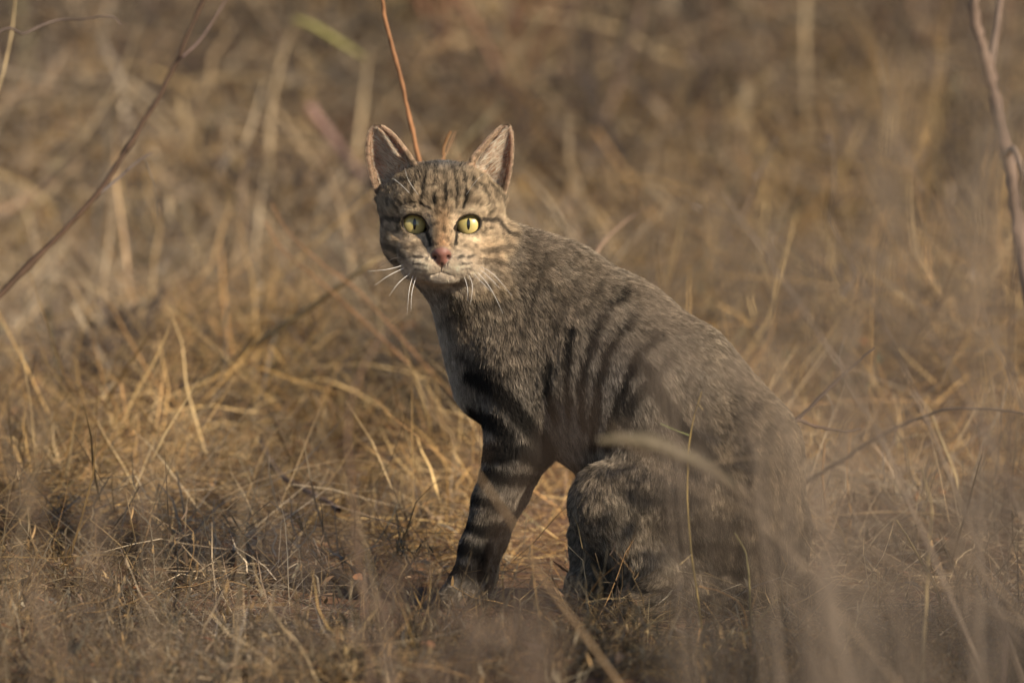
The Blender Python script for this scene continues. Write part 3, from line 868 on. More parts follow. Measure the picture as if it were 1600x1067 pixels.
def blades(root, h, wid, az, lean, bend, col, seg=4, kink=None, r=None):
    """ribbon blades; returns V, F, C"""
    r = r or rng
    n = len(root)
    ts = np.linspace(0, 1, seg + 1)
    d = np.stack([np.cos(az), np.sin(az), np.zeros(n)], 1)
    pts = np.zeros((n, seg + 1, 3)); pts[:, 0] = root
    wob = r.normal(0, .09, (n, seg + 1))
    for k in range(seg):
        th = lean + bend * (k + .5) / seg + wob[:, k]
        if kink is not None: th = th + np.where(k >= kink[:, 0], kink[:, 1], 0)
        a2 = wob[:, k] * 1.6
        dd = np.stack([d[:, 0] * np.cos(a2) - d[:, 1] * np.sin(a2), d[:, 0] * np.sin(a2) + d[:, 1] * np.cos(a2), np.zeros(n)], 1)
        pts[:, k + 1] = pts[:, k] + (h / seg)[:, None] * (np.sin(th)[:, None] * dd + np.cos(th)[:, None] * np.array((0, 0, 1.0)))
    tw = r.uniform(0, np.pi, n)
    side = np.stack([-d[:, 1], d[:, 0], np.zeros(n)], 1) * np.cos(tw)[:, None] + np.array((0, 0, .35)) * np.sin(tw)[:, None] + d * np.sin(tw)[:, None] * .9
    wprof = np.interp(ts, (0, .35, .8, 1), (.8, 1, .6, .12))
    off = side[:, None, :] * (wid[:, None] * wprof[None, :] * .5)[..., None]
    V = np.stack([pts - off, pts + off], 2).reshape(-1, 3)
    b = np.arange(n)[:, None] * (seg + 1) * 2 + np.arange(seg)[None, :] * 2
    F = np.stack([b, b + 1, b + 3, b + 2], -1).reshape(-1, 4)
    C = np.repeat(col, (seg + 1) * 2, axis=0)
    return V, F, C

def join(parts):
    Vs, Fs, Cs, o = [], [], [], 0
    for V, F, C in parts:
        Vs.append(V); Fs.append(F + o); Cs.append(C); o += len(V)
    return np.concatenate(Vs), np.concatenate(Fs), np.concatenate(Cs)

def in_cat(x, y, pad=0.0):
    return (x > -.085 - pad) & (x < .31 + pad) & (y > -.135 - pad * .4) & (y < .07 + pad)

def scatter(n, y0, y1, margin, r=None):
    r = r or rng
    y = r.uniform(y0, y1, n)
    half = .55 * (10 + y) / 10 + margin
    x = r.uniform(-1, 1, n) * half
    return x, y

def tube_np(pts, rads, col, seg=4, sub=3):
    V, F = tube(None, pts, rads, seg=seg, sub=sub)
    return V, F, np.tile(np.array(col, float), (len(V), 1))

# ---- litter of fallen straw
def straw_litter(n, y0, y1, margin, hmax, lens, wid, up=.16):
    x, y = scatter(n, y0, y1, margin)
    patch = noise3(np.stack([x * 3.0, y * 2.2, np.full(n, 5.5)], 1))
    bare = np.exp(-(((x + .10) / .17) ** 2 + ((y - .02) / .22) ** 2)) + .75 * np.exp(-(((x - .36) / .20) ** 2 + ((y - .85) / .4) ** 2))
    ok = (~in_cat(x, y, .02)) & (rng.random(n) < np.clip(patch * 1.5 - .2, .06, 1) * (1 - .93 * np.clip(bare, 0, 1)))
    x, y = x[ok], y[ok]; n = len(x)
    L = rng.uniform(*lens, n)
    z = gz(x, y) + rng.random(n) ** 2 * hmax + .001
    root = np.stack([x, y, z], 1)
    return blades(root, L, rng.uniform(*wid, n), rng.uniform(0, 2 * np.pi, n), R(90) - rng.normal(0, up, n) - .06, rng.normal(.12, .30, n), patchy(x, y, straw_cols(n)), 4)

def tangle(n, y0, y1, x0, x1, hmax, lens, wid, thr=.3):
    """thick mat of crossing straw"""
    x = rng.uniform(x0, x1, n); y = rng.uniform(y0, y1, n)
    pt = noise3(np.stack([x * 5.5 + 3, y * 3.2, np.full(n, 9.4)], 1))
    bare = np.exp(-(((x + .06) / .15) ** 2 + ((y - .0) / .20) ** 2))
    ok = ~in_cat(x, y, .03) & (pt > thr) & (rng.random(n) > bare * .97)
    x, y, pt = x[ok], y[ok], pt[ok]; n = len(x)
    z = gz(x, y) + rng.random(n) ** 1.5 * hmax * smooth01(pt, thr, .75)
    kink = np.stack([rng.integers(1, 4, n), rng.choice((0, 0, 0, -.6, .5, .9), n)], 1)
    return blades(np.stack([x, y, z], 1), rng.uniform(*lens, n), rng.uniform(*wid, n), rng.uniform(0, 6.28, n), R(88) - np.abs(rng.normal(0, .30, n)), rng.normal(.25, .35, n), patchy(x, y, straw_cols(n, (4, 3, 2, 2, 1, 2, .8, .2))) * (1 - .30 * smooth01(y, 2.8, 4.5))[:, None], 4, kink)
V_, F_, C_ = join([tangle(9000, -.8, -.10, -1.2, 1.2, .05, (.03, .14), (.0008, .0022), .34), tangle(9000, .02, .9, -1.3, .0, .06, (.05, .20), (.0010, .0026), .25), tangle(5000, .15, 1.1, .25, 1.4, .06, (.05, .20), (.0010, .0028), .36),
                   tangle(22000, .8, 2.6, -1.6, 1.6, .10, (.06, .26), (.0012, .0036), .34), tangle(22000, 2.5, 7.5, -2.2, 2.2, .22, (.10, .36), (.002, .007), .40),
                   straw_litter(30000, -.75, 1.2, .9, .028, (.02, .15), (.0006, .0020)), straw_litter(3200, -.75, .0, .6, .055, (.05, .17), (.0010, .0022), .35), straw_litter(9000, .25, 1.5, .9, .05, (.06, .24), (.001, .0032), .3),
                   straw_litter(30000, 1.2, 4.0, 1.2, .10, (.05, .30), (.001, .0040), .40), straw_litter(24000, 4.0, 8.5, 1.4, .18, (.08, .40), (.0015, .0070), .5)])
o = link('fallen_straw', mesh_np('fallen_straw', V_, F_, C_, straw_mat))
tag(o, 'litter of fallen yellow straw lying over the red soil', 'straw', kind='stuff')

# ---- standing dry grass that reads as a mass
def standing(n, y0, y1, margin, hh, wid, thr, leanm, sd, r_w):
    x, y = scatter(n, y0, y1, margin)
    patch = noise3(np.stack([x * 4.2 + sd, y * 2.6, np.full(n, sd)], 1))
    ok = (~in_cat(x, y, .05)) & (patch > thr)
    x, y, patch = x[ok], y[ok], patch[ok]; n = len(x)
    h_ = rng.uniform(*hh, n) * (.55 + .8 * (patch - thr) / (1 - thr))
    kink = np.stack([rng.integers(1, 5, n), rng.choice((0, 0, 0, .5, .9, 1.3), n)], 1)
    root = np.stack([x, y, gz(x, y) - .004], 1)
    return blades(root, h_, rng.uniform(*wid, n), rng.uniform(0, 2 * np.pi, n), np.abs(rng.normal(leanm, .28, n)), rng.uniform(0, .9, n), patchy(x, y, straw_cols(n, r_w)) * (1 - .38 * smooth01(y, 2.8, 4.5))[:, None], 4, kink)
warm = (3, 3, 2, 2, 1, 2, .8, .4); dull = (1.5, 1.2, 2, 2, 2.5, 1, 2.2, .7)
def wide_leaves(n, y0, y1):
    x, y = scatter(n, y0, y1, 1.0)
    L = rng.uniform(.06, .24, n)
    root = np.stack([x, y, gz(x, y) + rng.random(n) * .10], 1)
    kink = np.stack([rng.integers(1, 5, n), rng.choice((0, 0, .6, 1.4, 2.2), n)], 1)
    c = np.array([(.46, .37, .25), (.36, .32, .19), (.52, .43, .30), (.28, .22, .16), (.40, .27, .14)])[rng.integers(5, size=n)] * rng.uniform(.6, 1.15, (n, 1))
    return blades(root, L, rng.uniform(.006, .017, n), rng.uniform(0, 6.28, n), rng.uniform(.6, 1.6, n), rng.uniform(-.2, .8, n), c, 5, kink)
def outer(n):
    x = rng.uniform(-9, 9, n); y = rng.uniform(-9, 22, n)
    inside = (np.abs(x) < .55 * (10 + y) / 10 + 1.1) & (y > -.8) & (y < 8.5)
    lane = (np.abs(x) < .5) & (y < -.8)
    ok = ~inside & (noise3(np.stack([x * 1.6, y * 1.6, np.full(n, 3.3)], 1)) > .46)
    x, y, lane = x[ok], y[ok], lane[ok]; n = len(x)
    h_ = rng.uniform(.06, .30, n) * np.where(lane, .4, 1) 
    return blades(np.stack([x, y, gz(x, y) - .004], 1), h_, rng.uniform(.002, .007, n), rng.uniform(0, 6.28, n), np.abs(rng.normal(.6, .35, n)), rng.uniform(0, .9, n), patchy(x, y, straw_cols(n)), 3)
V_, F_, C_ = join([outer(90000), wide_leaves(420, 1.9, 7.5), standing(9000, .30, 1.4, 1.0, (.03, .10), (.0008, .0022), .52, .75, 1.7, warm),
                   standing(18000, 1.2, 3.2, 1.2, (.05, .14), (.001, .0035), .50, .9, 4.1, warm),
                   standing(15000, 3.0, 8.5, 1.6, (.06, .21), (.0015, .008), .50, .95, 8.3, dull)])
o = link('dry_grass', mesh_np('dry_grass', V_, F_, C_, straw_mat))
tag(o, 'mass of thin dry standing grass spread over the plain behind the cat', 'grass', kind='stuff')

# ---- small dead leaves
def leaf_litter(n, y0, y1, margin):
    x, y = scatter(n, y0, y1, margin)
    ok = ~in_cat(x, y, .01); x, y = x[ok], y[ok]; n = len(x)
    L = rng.uniform(.007, .026, n)
    c = np.array([(.30, .19, .11), (.22, .15, .10), (.38, .27, .17), (.26, .23, .18), (.33, .16, .08)])[rng.integers(5, size=n)] * rng.uniform(.6, 1.3, (n, 1))
    return blades(np.stack([x, y, gz(x, y) + rng.random(n) * .03], 1), L, L * rng.uniform(.22, .55, n), rng.uniform(0, 6.28, n), rng.uniform(.9, 1.7, n), rng.uniform(-.6, .9, n), c, 3)
o = link('leaf_litter', mesh_np('leaf_litter', *join([leaf_litter(4200, -.75, 1.6, .8), leaf_litter(2600, 1.6, 7, 1.0)]), straw_mat))
tag(o, 'small curled dead leaves scattered through the straw', 'leaves', kind='stuff')

# ---- low ground herbs in front: wiry stems with small grey-olive leaves
def herb(r, height, nst, cols):
    parts = []
    for _ in range(nst):
        L = height * r.uniform(.5, 1.1); az = r.uniform(0, 2 * np.pi); th = abs(r.normal(1.05, .42))
        p = np.array((r.normal(0, height * .18), r.normal(0, height * .18), -.003)); pts = [p]
        for k in range(5):
            th2 = th + r.normal(0, .45); az += r.normal(0, .45)
            p = p + L / 5 * np.array((math.sin(th2) * math.cos(az), math.sin(th2) * math.sin(az), abs(math.cos(th2))))
            pts.append(p)
        pts = np.array(pts)
        c = cols[r.integers(len(cols))] * r.uniform(.7, 1.2)
        rad = r.uniform(.0004, .0009)
        parts.append(tube_np(pts, np.linspace(rad, rad * .5, 6), c, 3, 1))
        nl = r.integers(1, 5)
        t = r.uniform(.25, 1, nl) * 5
        i = np.minimum(t.astype(int), 4); f = t - i
        q = pts[i] * (1 - f)[:, None] + pts[i + 1] * f[:, None]
        ll = r.uniform(.005, .015, nl)
        lc = cols[r.integers(len(cols), size=nl)] * r.uniform(.7, 1.25, (nl, 1))
        parts.append(blades(q, ll, ll * r.uniform(.16, .34, nl), r.uniform(0, 6.28, nl), r.uniform(.2, 1.5, nl), r.uniform(-.8, .8, nl), lc, 2, r=r))
    return join(parts)
HERB = np.array([(.27, .20, .12), (.36, .26, .14), (.19, .155, .105), (.26, .225, .165), (.38, .25, .12), (.13, .09, .06), (.17, .12, .085)])
r_h = np.random.default_rng(21)
protos = [herb(r_h, r_h.uniform(.06, .14), r_h.integers(8, 16), HERB) for _ in range(10)]
def herb_carpet(n, y0, y1, margin, dens):
    x, y = scatter(n, y0, y1, margin)
    ok = ~in_cat(x, y, .0) & (rng.random(n) < dens(x, y))
    parts = []
    for a, b in zip(x[ok], y[ok]):
        V, F, C = protos[rng.integers(len(protos))]
        t = rng.uniform(0, 6.28); s = rng.uniform(.6, 1.25)
        Rm = np.array(((math.cos(t), -math.sin(t), 0), (math.sin(t), math.cos(t), 0), (0, 0, 1))) * s
        parts.append((V @ Rm.T + np.array((a, b, gz([a], [b])[0] - .002)), F, C * rng.uniform(.75, 1.2)))
    return join(parts)
def dens_front(x, y):
    bare = np.exp(-(((x + .07) / .16) ** 2 + ((y + .0) / .20) ** 2))
    pt = noise3(np.stack([x * 6, y * 5, np.full(len(x), 2.2)], 1))
    return np.clip(smooth01(-y, -.05, .30) * (.35 + pt) + .40 * smooth01(-x, -.02, .15), 0, 1) * (1 - .95 * bare)
V_, F_, C_ = join([herb_carpet(950, -.85, .10, .5, dens_front), herb_carpet(420, .05, .9, .6, lambda x, y: .55 * smooth01(-x, -.05, .2) + .15 * (x > .3))])
o = link('ground_herbs', mesh_np('ground_herbs', V_, F_, C_, straw_mat))
tag(o, 'low wiry dry herbs with tiny grey leaves matting the ground before the cat', 'herbs', kind='stuff')

# ---- grass tufts one can tell apart
def tuft_mesh(name, r, n, hh, wid, spread, w):
    a = r.uniform(0, 6.28, n); d = np.sqrt(r.random(n)) * spread
    root = np.stack([np.cos(a) * d, np.sin(a) * d, np.full(n, -.01)], 1)
    kink = np.stack([r.integers(1, 5, n), r.choice((0, 0, 0, .4, .8, 1.2), n)], 1)
    V, F, C = blades(root, r.uniform(*hh, n), r.uniform(*wid, n), a + r.normal(0, .7, n), np.abs(r.normal(.62, .40, n)), r.uniform(0, 1.3, n), straw_cols(n, w, r), 5, kink, r)
    return mesh_np(name, V, F, C, straw_mat)
r_t = np.random.default_rng(5)
TUFTS = [('dry_grass_tuft', 'straw yellow dry grass tuft with thin arching blades behind the cat', tuft_mesh('tuft_yellow', r_t, 80, (.06, .18), (.0012, .003), .035, warm)),
         ('dry_grass_tuft', 'brownish dry grass tuft with broad blades in the background', tuft_mesh('tuft_brown', r_t, 60, (.10, .25), (.002, .008), .05, dull)),
         ('dry_grass_tuft', 'sparse dry grass tuft with a few upright pale stems', tuft_mesh('tuft_sparse', r_t, 22, (.08, .24), (.0015, .0035), .03, warm)),
         ('dry_grass_tuft', 'dense greyish dry grass tuft collapsed on the soil', tuft_mesh('tuft_grey', r_t, 90, (.06, .17), (.0012, .0035), .05, (1, .5, 1, 2, 4, .5, 2, 1)))]
def put_tuft(k, x, y, s):
    nm, lb, me = TUFTS[k]
    o = link(nm, me)
    o.location = (x, y, gz([x], [y])[0]); o.rotation_euler = (0, 0, rng.uniform(0, 6.28)); o.scale = (s, s, s * rng.uniform(.85, 1.15))
    tag(o, lb, 'grass tuft', ('yellow grass tufts', 'brown grass tufts', 'sparse grass tufts', 'grey grass tufts')[k])
for i in range(130):
    x, y = scatter(1, .55, 7.5, .5); x, y = float(x[0]), float(y[0])
    if in_cat(np.array([x]), np.array([y]), .15)[0]: continue
    k = int(rng.choice(4, p=(.45, .05, .25, .25))) if y < 2.8 else int(rng.choice(4, p=(.2, .45, .2, .15)))
    put_tuft(k, x, y, rng.uniform(.7, 1.2))

for u_, v_, k_, s_ in ((425, 330, 3, 1.1), (395, 350, 0, 1.0), (460, 345, 0, .9), (520, 330, 1, .8)):
    g_ = Pg(np.array([float(u_)]), np.array([float(v_)]))[0]; put_tuft(k_, float(g_[0]), float(g_[1]), s_)

# ---- bare shrubs
def shrub_parts(r, height, nstem, spread, rad, fork=3, lean=.35):
    """list of (points, radii) of a many-stemmed bare shrub"""
    out = []
    def grow(p, d, L, rd, lev):
        n = 6; pts = [p]
        for k in range(n):
            d = d + r.normal(0, .13, 3) + np.array((0, 0, .03)); d /= np.linalg.norm(d)
            p = p + d * L / n; pts.append(p)
        out.append((lev, np.array(pts), np.linspace(rd, rd * .45, n + 1)))
        if lev >= 3: return
        for _ in range(fork if lev else fork + 1):
            t = r.uniform(.3, .95) * n; i = min(int(t), n - 1)
            q = pts[i] + (pts[i + 1] - pts[i]) * (t - i)
            e = d + r.normal(0, .65, 3); e[2] = abs(e[2]) * .8; e /= np.linalg.norm(e)
            grow(q, e, L * r.uniform(.35, .6), rd * .5, lev + 1)
    for _ in range(nstem):
        a = r.uniform(0, 6.28)
        d = np.array((math.cos(a) * lean * r.uniform(.2, 1.6), math.sin(a) * lean * r.uniform(.2, 1.6), 1.0)); d /= np.linalg.norm(d)
        grow(np.array((math.cos(a) * spread * r.random(), math.sin(a) * spread * r.random(), -.02)), d, height * r.uniform(.7, 1.05), rad * r.uniform(.7, 1.1), 1)
    return out
def make_shrub(seed, x, y, height, nstem, spread, rad, col, label, group=None, lean=.35, fork=3, leaf=0, canopy=None):
    r = np.random.default_rng(seed)
    root = link('bare_shrub', None); root.location = (x, y, gz([x], [y])[0])
    tag(root, label, 'shrub', group)
    P_ = shrub_parts(r, height, nstem, spread, rad, fork, lean)
    tw = []
    for lev, pts, rr in P_:
        c = np.array(col) * r.uniform(.7, 1.25) * (1, 1, 1)
        m = tube_np(pts, np.maximum(rr, .0006), c, 5 if lev == 1 else 4, 2)
        if lev == 1: link('stem', mesh_np('shrub_stem', *m, wood_mat), root)
        else: tw.append(m)
    if canopy:
        zc, rr_, rz_, n, lcol = canopy
        pool = np.concatenate([q[1][2:] for q in P_ if q[0] >= 2])
        q = pool[r.integers(len(pool), size=n * 3)] + r.normal(0, .045, (n * 3, 3))
        q = q[(np.hypot(q[:, 0], q[:, 1]) / rr_) ** 2 + ((q[:, 2] - zc) / rz_) ** 2 < 1][:n]; n = len(q)
        ll = r.uniform(.018, .034, n)
        lf = blades(q, ll, ll * r.uniform(.3, .5, n), r.uniform(0, 6.28, n), r.uniform(.2, 2.0, n), r.uniform(-.5, .7, n), np.array(lcol) * r.uniform(.6, 1.4, (n, 1)), 2, r=r)
        link('foliage', mesh_np('shrub_foliage', *lf, straw_mat), root)['kind'] = 'stuff'
    if leaf:
        n = leaf
        src = [P_[i][1] for i in r.integers(len(P_), size=n)]
        q = np.array([s[r.integers(2, 7)] for s in src])
        ll = r.uniform(.012, .03, n)
        tw.append(blades(q, ll, ll * .35, r.uniform(0, 6.28, n), r.uniform(.3, 1.8, n), r.uniform(-.5, .5, n), np.array(col) * r.uniform(.7, 1.5, (n, 1)), 2, r=r))
    t = link('twigs', mesh_np('shrub_twigs', *join(tw), wood_mat), root); t['kind'] = 'stuff'
    return root
# background shrubs
for i, (x, y, hgt, ns, c) in enumerate([(-.05, 4.6, .62, 9, (.17, .085, .05)), (.30, 5.4, .75, 10, (.15, .09, .06)), (.62, 4.9, .55, 8, (.16, .10, .065)), (-.45, 5.6, .7, 9, (.14, .085, .06)),
                                         (-.80, 5.0, .6, 8, (.15, .10, .07)), (1.0, 6.0, .8, 10, (.14, .09, .06)), (-1.4, 6.3, .8, 9, (.14, .09, .06)), (0.1, 6.8, .9, 12, (.13, .08, .055)), (1.6, 5.2, .7, 9, (.14, .09, .06))]):
    make_shrub(100 + i, x, y, hgt, ns, .10, .0065, c, 'bare reddish brown shrub of upright twigs far behind the cat', 'bare shrubs in the background', leaf=60)

for i, (x, y, hgt, ns) in enumerate([(-.62, 3.1, .22, 9), (-.25, 2.9, .20, 8), (.22, 3.6, .28, 10), (.55, 2.7, .22, 9), (.80, 3.4, .26, 9), (-.50, 4.2, .3, 9), (.42, 1.9, .14, 8), (.05, 4.0, .3, 9), (-.30, 5.0, .34, 12), (.35, 4.8, .36, 12), (-.75, 3.9, .3, 11), (.68, 4.4, .34, 12), (-.1, 5.6, .4, 12), (.95, 2.6, .2, 9), (-.95, 2.4, .2, 9), (-.42, 1.7, .13, 9)]):  # dark twig heaps added to stand in for shaded gaps in the grass
    make_shrub(300 + i, x, y, hgt, ns, .09, .004, (.055, .042, .036), 'low dark twig tangle added for the shaded gaps in the grass behind the cat', 'added dark twig tangles', lean=.9, leaf=80)

# unseen leafy bush out of frame, added to shade the cat's lower body
make_shrub(900, 1.11, -1.08, .74, 20, .30, .006, (.13, .10, .075), 'leafy thorn bush out of view on the sunny side, added for its shade', lean=.45, fork=4, leaf=300, canopy=(.74, .55, .40, 10000, (.16, .16, .075)))

# ---- single stems, blades and twigs that stand out
def pts_of(l): return np.array([P(np.array([float(a)]), np.array([float(b)]), np.array([float(c)]))[0] for a, b, c in l])
def rooted(pts, slip=.15):
    """carry the lower end on down to the soil"""
    p, q = pts[-1], pts[-2]
    d = p - q; d = d / np.linalg.norm(d)
    if d[2] > -.35: d = np.array((d[0] * .6, d[1] * .6, -.8)); d /= np.linalg.norm(d)
    t = p[2] / -d[2]
    e = p + d * t; m = p + d * t * .5
    e[2] = gz([e[0]], [e[1]])[0] - .01
    return np.concatenate([pts, [m], [e]])
def yg(v, lift=34):
    return float(Pg(np.array([800.0]), np.array([v + float(lift)]))[0][1])
def stem(name, label, cat_, pl, r0, r1, col, root=True, side=(), mat=None, group=None, seg=6, var=.12):
    pts = pts_of(pl)
    if root: pts = rooted(pts)
    n = len(pts)
    o = link(name, None)
    o.location = pts[-1]
    base_ = np.array(o.location)
    tag(o, label, cat_, group)
    V, F = tube(None, pts - base_, np.linspace(r0, r1, n), seg=seg, sub=7)
    V = V + (np.stack([noise3(V * 160 + 5), noise3(V * 160 + 25), noise3(V * 160 + 45)], 1) - .5) * min(r0, r1) * 1.3
    C = np.array(col) * (1 + (noise3(V * 40 + 3)[:, None] - .5) * 2.2 * var * 2)
    link('stem', mesh_np(name, V, F, C, mat or straw_mat), o)
    for spec in side:
        nm, pl2, a, b, c2 = spec
        q = pts_of(pl2) - base_
        V, F = tube(None, q, np.linspace(a, b, len(q)), seg=5, sub=6)
        C = np.array(c2) * (1 + (noise3(V * 50)[:, None] - .5) * .5)
        link(nm, mesh_np(nm, V, F, C, mat or straw_mat), o)
    return o
def leaf_blade(name, label, cat_, pl, wid, col, parent=None, root=False, tilt=.4, group=None, endw=.8):
    """flat creased grass blade through photo points"""
    pts = pts_of(pl)
    if root: pts = rooted(pts)
    n0 = len(pts)
    q = np.concatenate([[2 * pts[0] - pts[1]], pts, [2 * pts[-1] - pts[-2]]]); o_ = []
    for i in range(n0 - 1):
        p0, p1, p2, p3 = q[i:i + 4]
        for t in np.linspace(0, 1, 6, endpoint=False):
            o_.append(.5 * (2 * p1 + (p2 - p0) * t + (2 * p0 - 5 * p1 + 4 * p2 - p3) * t * t + (3 * p1 - p0 - 3 * p2 + p3) * t ** 3))
    o_.append(pts[-1]); c = np.array(o_); n = len(c)
    d = np.gradient(c, axis=0); d /= np.linalg.norm(d, axis=1)[:, None]
    vw = np.array((math.sin(tilt), -math.cos(tilt), .15))
    s = np.cross(d, vw); s /= np.linalg.norm(s, axis=1)[:, None]
    nn_ = np.cross(s, d)
    w = wid * np.interp(np.linspace(0, 1, n), (0, .15, .6, 1), (.12, .55, 1, endw)) * .5
    th = wid * .06
    rows = [c + s * w[:, None], c + nn_ * (w * .35)[:, None], c - s * w[:, None], c - nn_ * (th - w * .35)[:, None]]
    V = np.stack(rows, 1).reshape(-1, 3)
    F = np.array([(i * 4 + j, i * 4 + (j + 1) % 4, (i + 1) * 4 + (j + 1) % 4, (i + 1) * 4 + j) for i in range(n - 1) for j in range(4)])
    loc = np.zeros(3) if parent is not None else pts[-1]
    if parent is not None: loc = np.array(parent.location)
    C = np.array(col) * (1 + (noise3(V * 60)[:, None] - .5) * .5)
    o = link(name, mesh_np(name, V - loc, F, C, straw_mat), parent)
    if parent is None:
        o.location = loc; tag(o, label, cat_, group)
    return o

DK = (.062, .036, .022); GB = (.20, .155, .12); OR = (.34, .19, .10); PALE = (.55, .43, .25); YG = (.40, .36, .10)
stem('dark_branch', 'long dark reddish bare branch slanting across the grass left of the cat', 'branch', [(330, -25, .75), (262, 125, .7), (215, 205, .65), (150, 305, .6), (60, 400, .5), (-40, 500, .42)], .0022, .0036, DK, mat=wood_mat,
     side=[('twig', [(150, 306, .6), (180, 283, .62), (212, 255, .65), (238, 238, .66)], .0016, .0006, (.10, .085, .085)), ('twig', [(284, 90, .7), (315, 60, .75), (350, 5, .8), (358, -12, .8)], .0012, .0006, (.13, .09, .08)),
           ('twig', [(225, 246, .66), (240, 290, .68), (246, 340, .7)], .0008, .0004, (.2, .17, .14))])
stem('bent_twig', 'thin dark twig with a curled tip above the slanting branch', 'twig', [(190, 40, .55), (172, 26, .55), (130, 30, .55), (85, 33, .55), (40, 52, .52), (-30, 82, .5)], .0006, .0020, (.10, .075, .065), mat=wood_mat)
stem('dry_grass_stalk', 'single pale grass stem beside the curled dark twig', 'grass stem', [(26, -20, .9), (18, 50, .9), (6, 110, .85), (-12, 170, .8)], .0010, .0014, PALE)
b = leaf_blade('folded_dry_grass', 'broad pale grass blade folded sharply at its top', 'grass blade', [(462, 32, 3.0), (440, 90, 3.0), (424, 160, 3.0), (420, 225, 3.0)], .013, (.42, .33, .22), root=True)
leaf_blade('blade_tip', None, None, [(572, 92, 3.0), (530, 66, 3.0), (490, 42, 3.0), (461, 31, 3.0)], .009, (.38, .36, .14), parent=b)
stem('orange_stem', 'upright orange-brown stem rising just behind the cat\'s head', 'stem', [(594, -25, .42), (604, 40, .42), (620, 100, .41), (640, 180, .4), (656, 255, .4), (690, 340, .4), (780, 480, .4), (870, 600, .4), (940, 660, .4), (1000, 720, .4)], .0020, .0026, (.27, .135, .065), mat=wood_mat,
     side=[('side_twig', [(658, 262, .4), (690, 250, .42), (712, 205, .44)], .0008, .0004, (.3, .17, .09))])
stem('orange_stem', 'short thin orange stem between the cat\'s ears', 'stem', [(704, 205, .5), (693, 245, .5), (720, 330, .5), (800, 480, .5), (900, 600, .5), (1010, 700, .5)], .0010, .0014, (.40, .22, .10))
stem('grey_branch', 'thick forked grey-brown branch at the edge of the grass right of the cat', 'branch', [(1516, -30, .95), (1532, 60, .95), (1549, 125, .95), (1562, 190, .93), (1578, 260, .9), (1590, 350, .88), (1606, 450, .85)], .0052, .0085, (.17, .12, .095), mat=wood_mat,
     side=[('twig', [(1547, 110, .95), (1556, 55, .97), (1566, -20, 1.0)], .0042, .0030, (.19, .14, .115)), ('twig', [(1572, 240, .9), (1585, 235, .85), (1606, 290, .8)], .004, .003, (.24, .18, .14))])
stem('grey_branch', 'thin dark branch rising beside the forked grey branch', 'branch', [(1600, 250, -1.6), (1592, 360, -1.6), (1584, 470, -1.6), (1580, 620, -1.6)], .0013, .0018, (.06, .045, .04), mat=wood_mat)
leaf_blade('dry_straw', 'pale pinkish grass blade sticking up behind the cat\'s shoulder', 'grass blade', [(1014, 322, 1.0), (970, 352, 1.0), (935, 390, .95), (915, 440, .95)], .005, (.42, .30, .22), root=True)
stem('orange_stem', 'pair of thin orange stems leaning together at the cat\'s chest side', 'stem', [(424, 318, 1.1), (452, 365, 1.1), (500, 410, 1.1), (560, 455, 1.1), (612, 512, 1.1)], .0007, .0010, OR,
     side=[('stem', [(414, 345, 1.12), (440, 390, 1.12), (500, 440, 1.1), (566, 500, 1.1), (640, 570, 1.1)], .0008, .0012, OR)])
leaf_blade('dry_straw', 'long straight pale straw blade crossing the orange stems', 'grass blade', [(604, 396, 1.2), (560, 425, 1.2), (500, 470, 1.25), (425, 521, 1.3)], .008, PALE, root=True)
stem('dry_grass_stalk', 'curved thin brownish stem in front of the grass left of the cat', 'grass stem', [(640, 478, -1.5), (590, 535, -1.5), (556, 600, -1.5), (543, 680, -1.5), (552, 775, -1.5)], .0008, .0015, (.24, .165, .12))
stem('fallen_stick', 'short dark stick lying slanted on the grass left of the cat', 'stick', [(408, 690, yg(690, 58)), (432, 735, yg(735, 58)), (470, 762, yg(762, 58)), (530, 795, yg(795, 58))], .0034, .0026, (.085, .055, .05), root=False, mat=wood_mat)
stem('dark_twig', 'dark bare twig slanting up from behind the cat\'s rump', 'twig', [(1366, 543, .3), (1335, 570, .3), (1300, 602, .3), (1262, 640, .3), (1225, 672, .3)], .0010, .0028, (.085, .06, .055), mat=wood_mat,
     side=[('side_twig', [(1318, 588, .3), (1312, 560, .3), (1322, 520, .3)], .0006, .0003, (.25, .2, .17)), ('side_twig', [(1290, 612, .3), (1302, 640, .3), (1292, 672, .3)], .0006, .0003, (.3, .25, .2))])
stem('dark_twig', 'thin level twig with knobbly end behind the cat\'s rump', 'twig', [(1346, 670, .28), (1320, 674, .28), (1280, 668, .28), (1228, 664, .28)], .0013, .0018, (.11, .075, .06), mat=wood_mat)
stem('arching_twig', 'long thin grey twig arching over the red soil by the rump', 'twig', [(1640, 655, .35), (1560, 640, .38), (1480, 640, .42), (1420, 660, .45), (1360, 690, .46), (1318, 718, .48)], .0011, .0024, (.16, .115, .085), mat=wood_mat,
     side=[('side_twig', [(1440, 654, .44), (1452, 664, .44), (1446, 678, .44)], .0006, .0003, (.1, .07, .06)), ('side_twig', [(1400, 668, .45), (1396, 690, .44), (1384, 700, .43)], .0006, .0003, (.1, .07, .06))])
stem('green_stalk', 'upright yellow-green stalk standing in front of the cat\'s flank', 'grass stalk', [(1096, 612, -.34), (1083, 655, -.34), (1076, 705, -.34), (1074, 780, -.33), (1080, 860, -.32), (1090, 930, -.31), (1096, 975, -.30)], .0005, .0013, (.48, .35, .13),
     side=[('side_leaf', [(1032, 662, -.34), (1056, 672, -.34), (1077, 680, -.34)], .0003, .0007, (.30, .34, .14)), ('side_leaf', [(1062, 882, -.36), (1074, 872, -.34), (1080, 866, -.32)], .0005, .0007, (.5, .38, .2)),
           ('side_leaf', [(1098, 640, -.36), (1090, 632, -.35), (1085, 648, -.34)], .0005, .0006, (.48, .36, .16))])
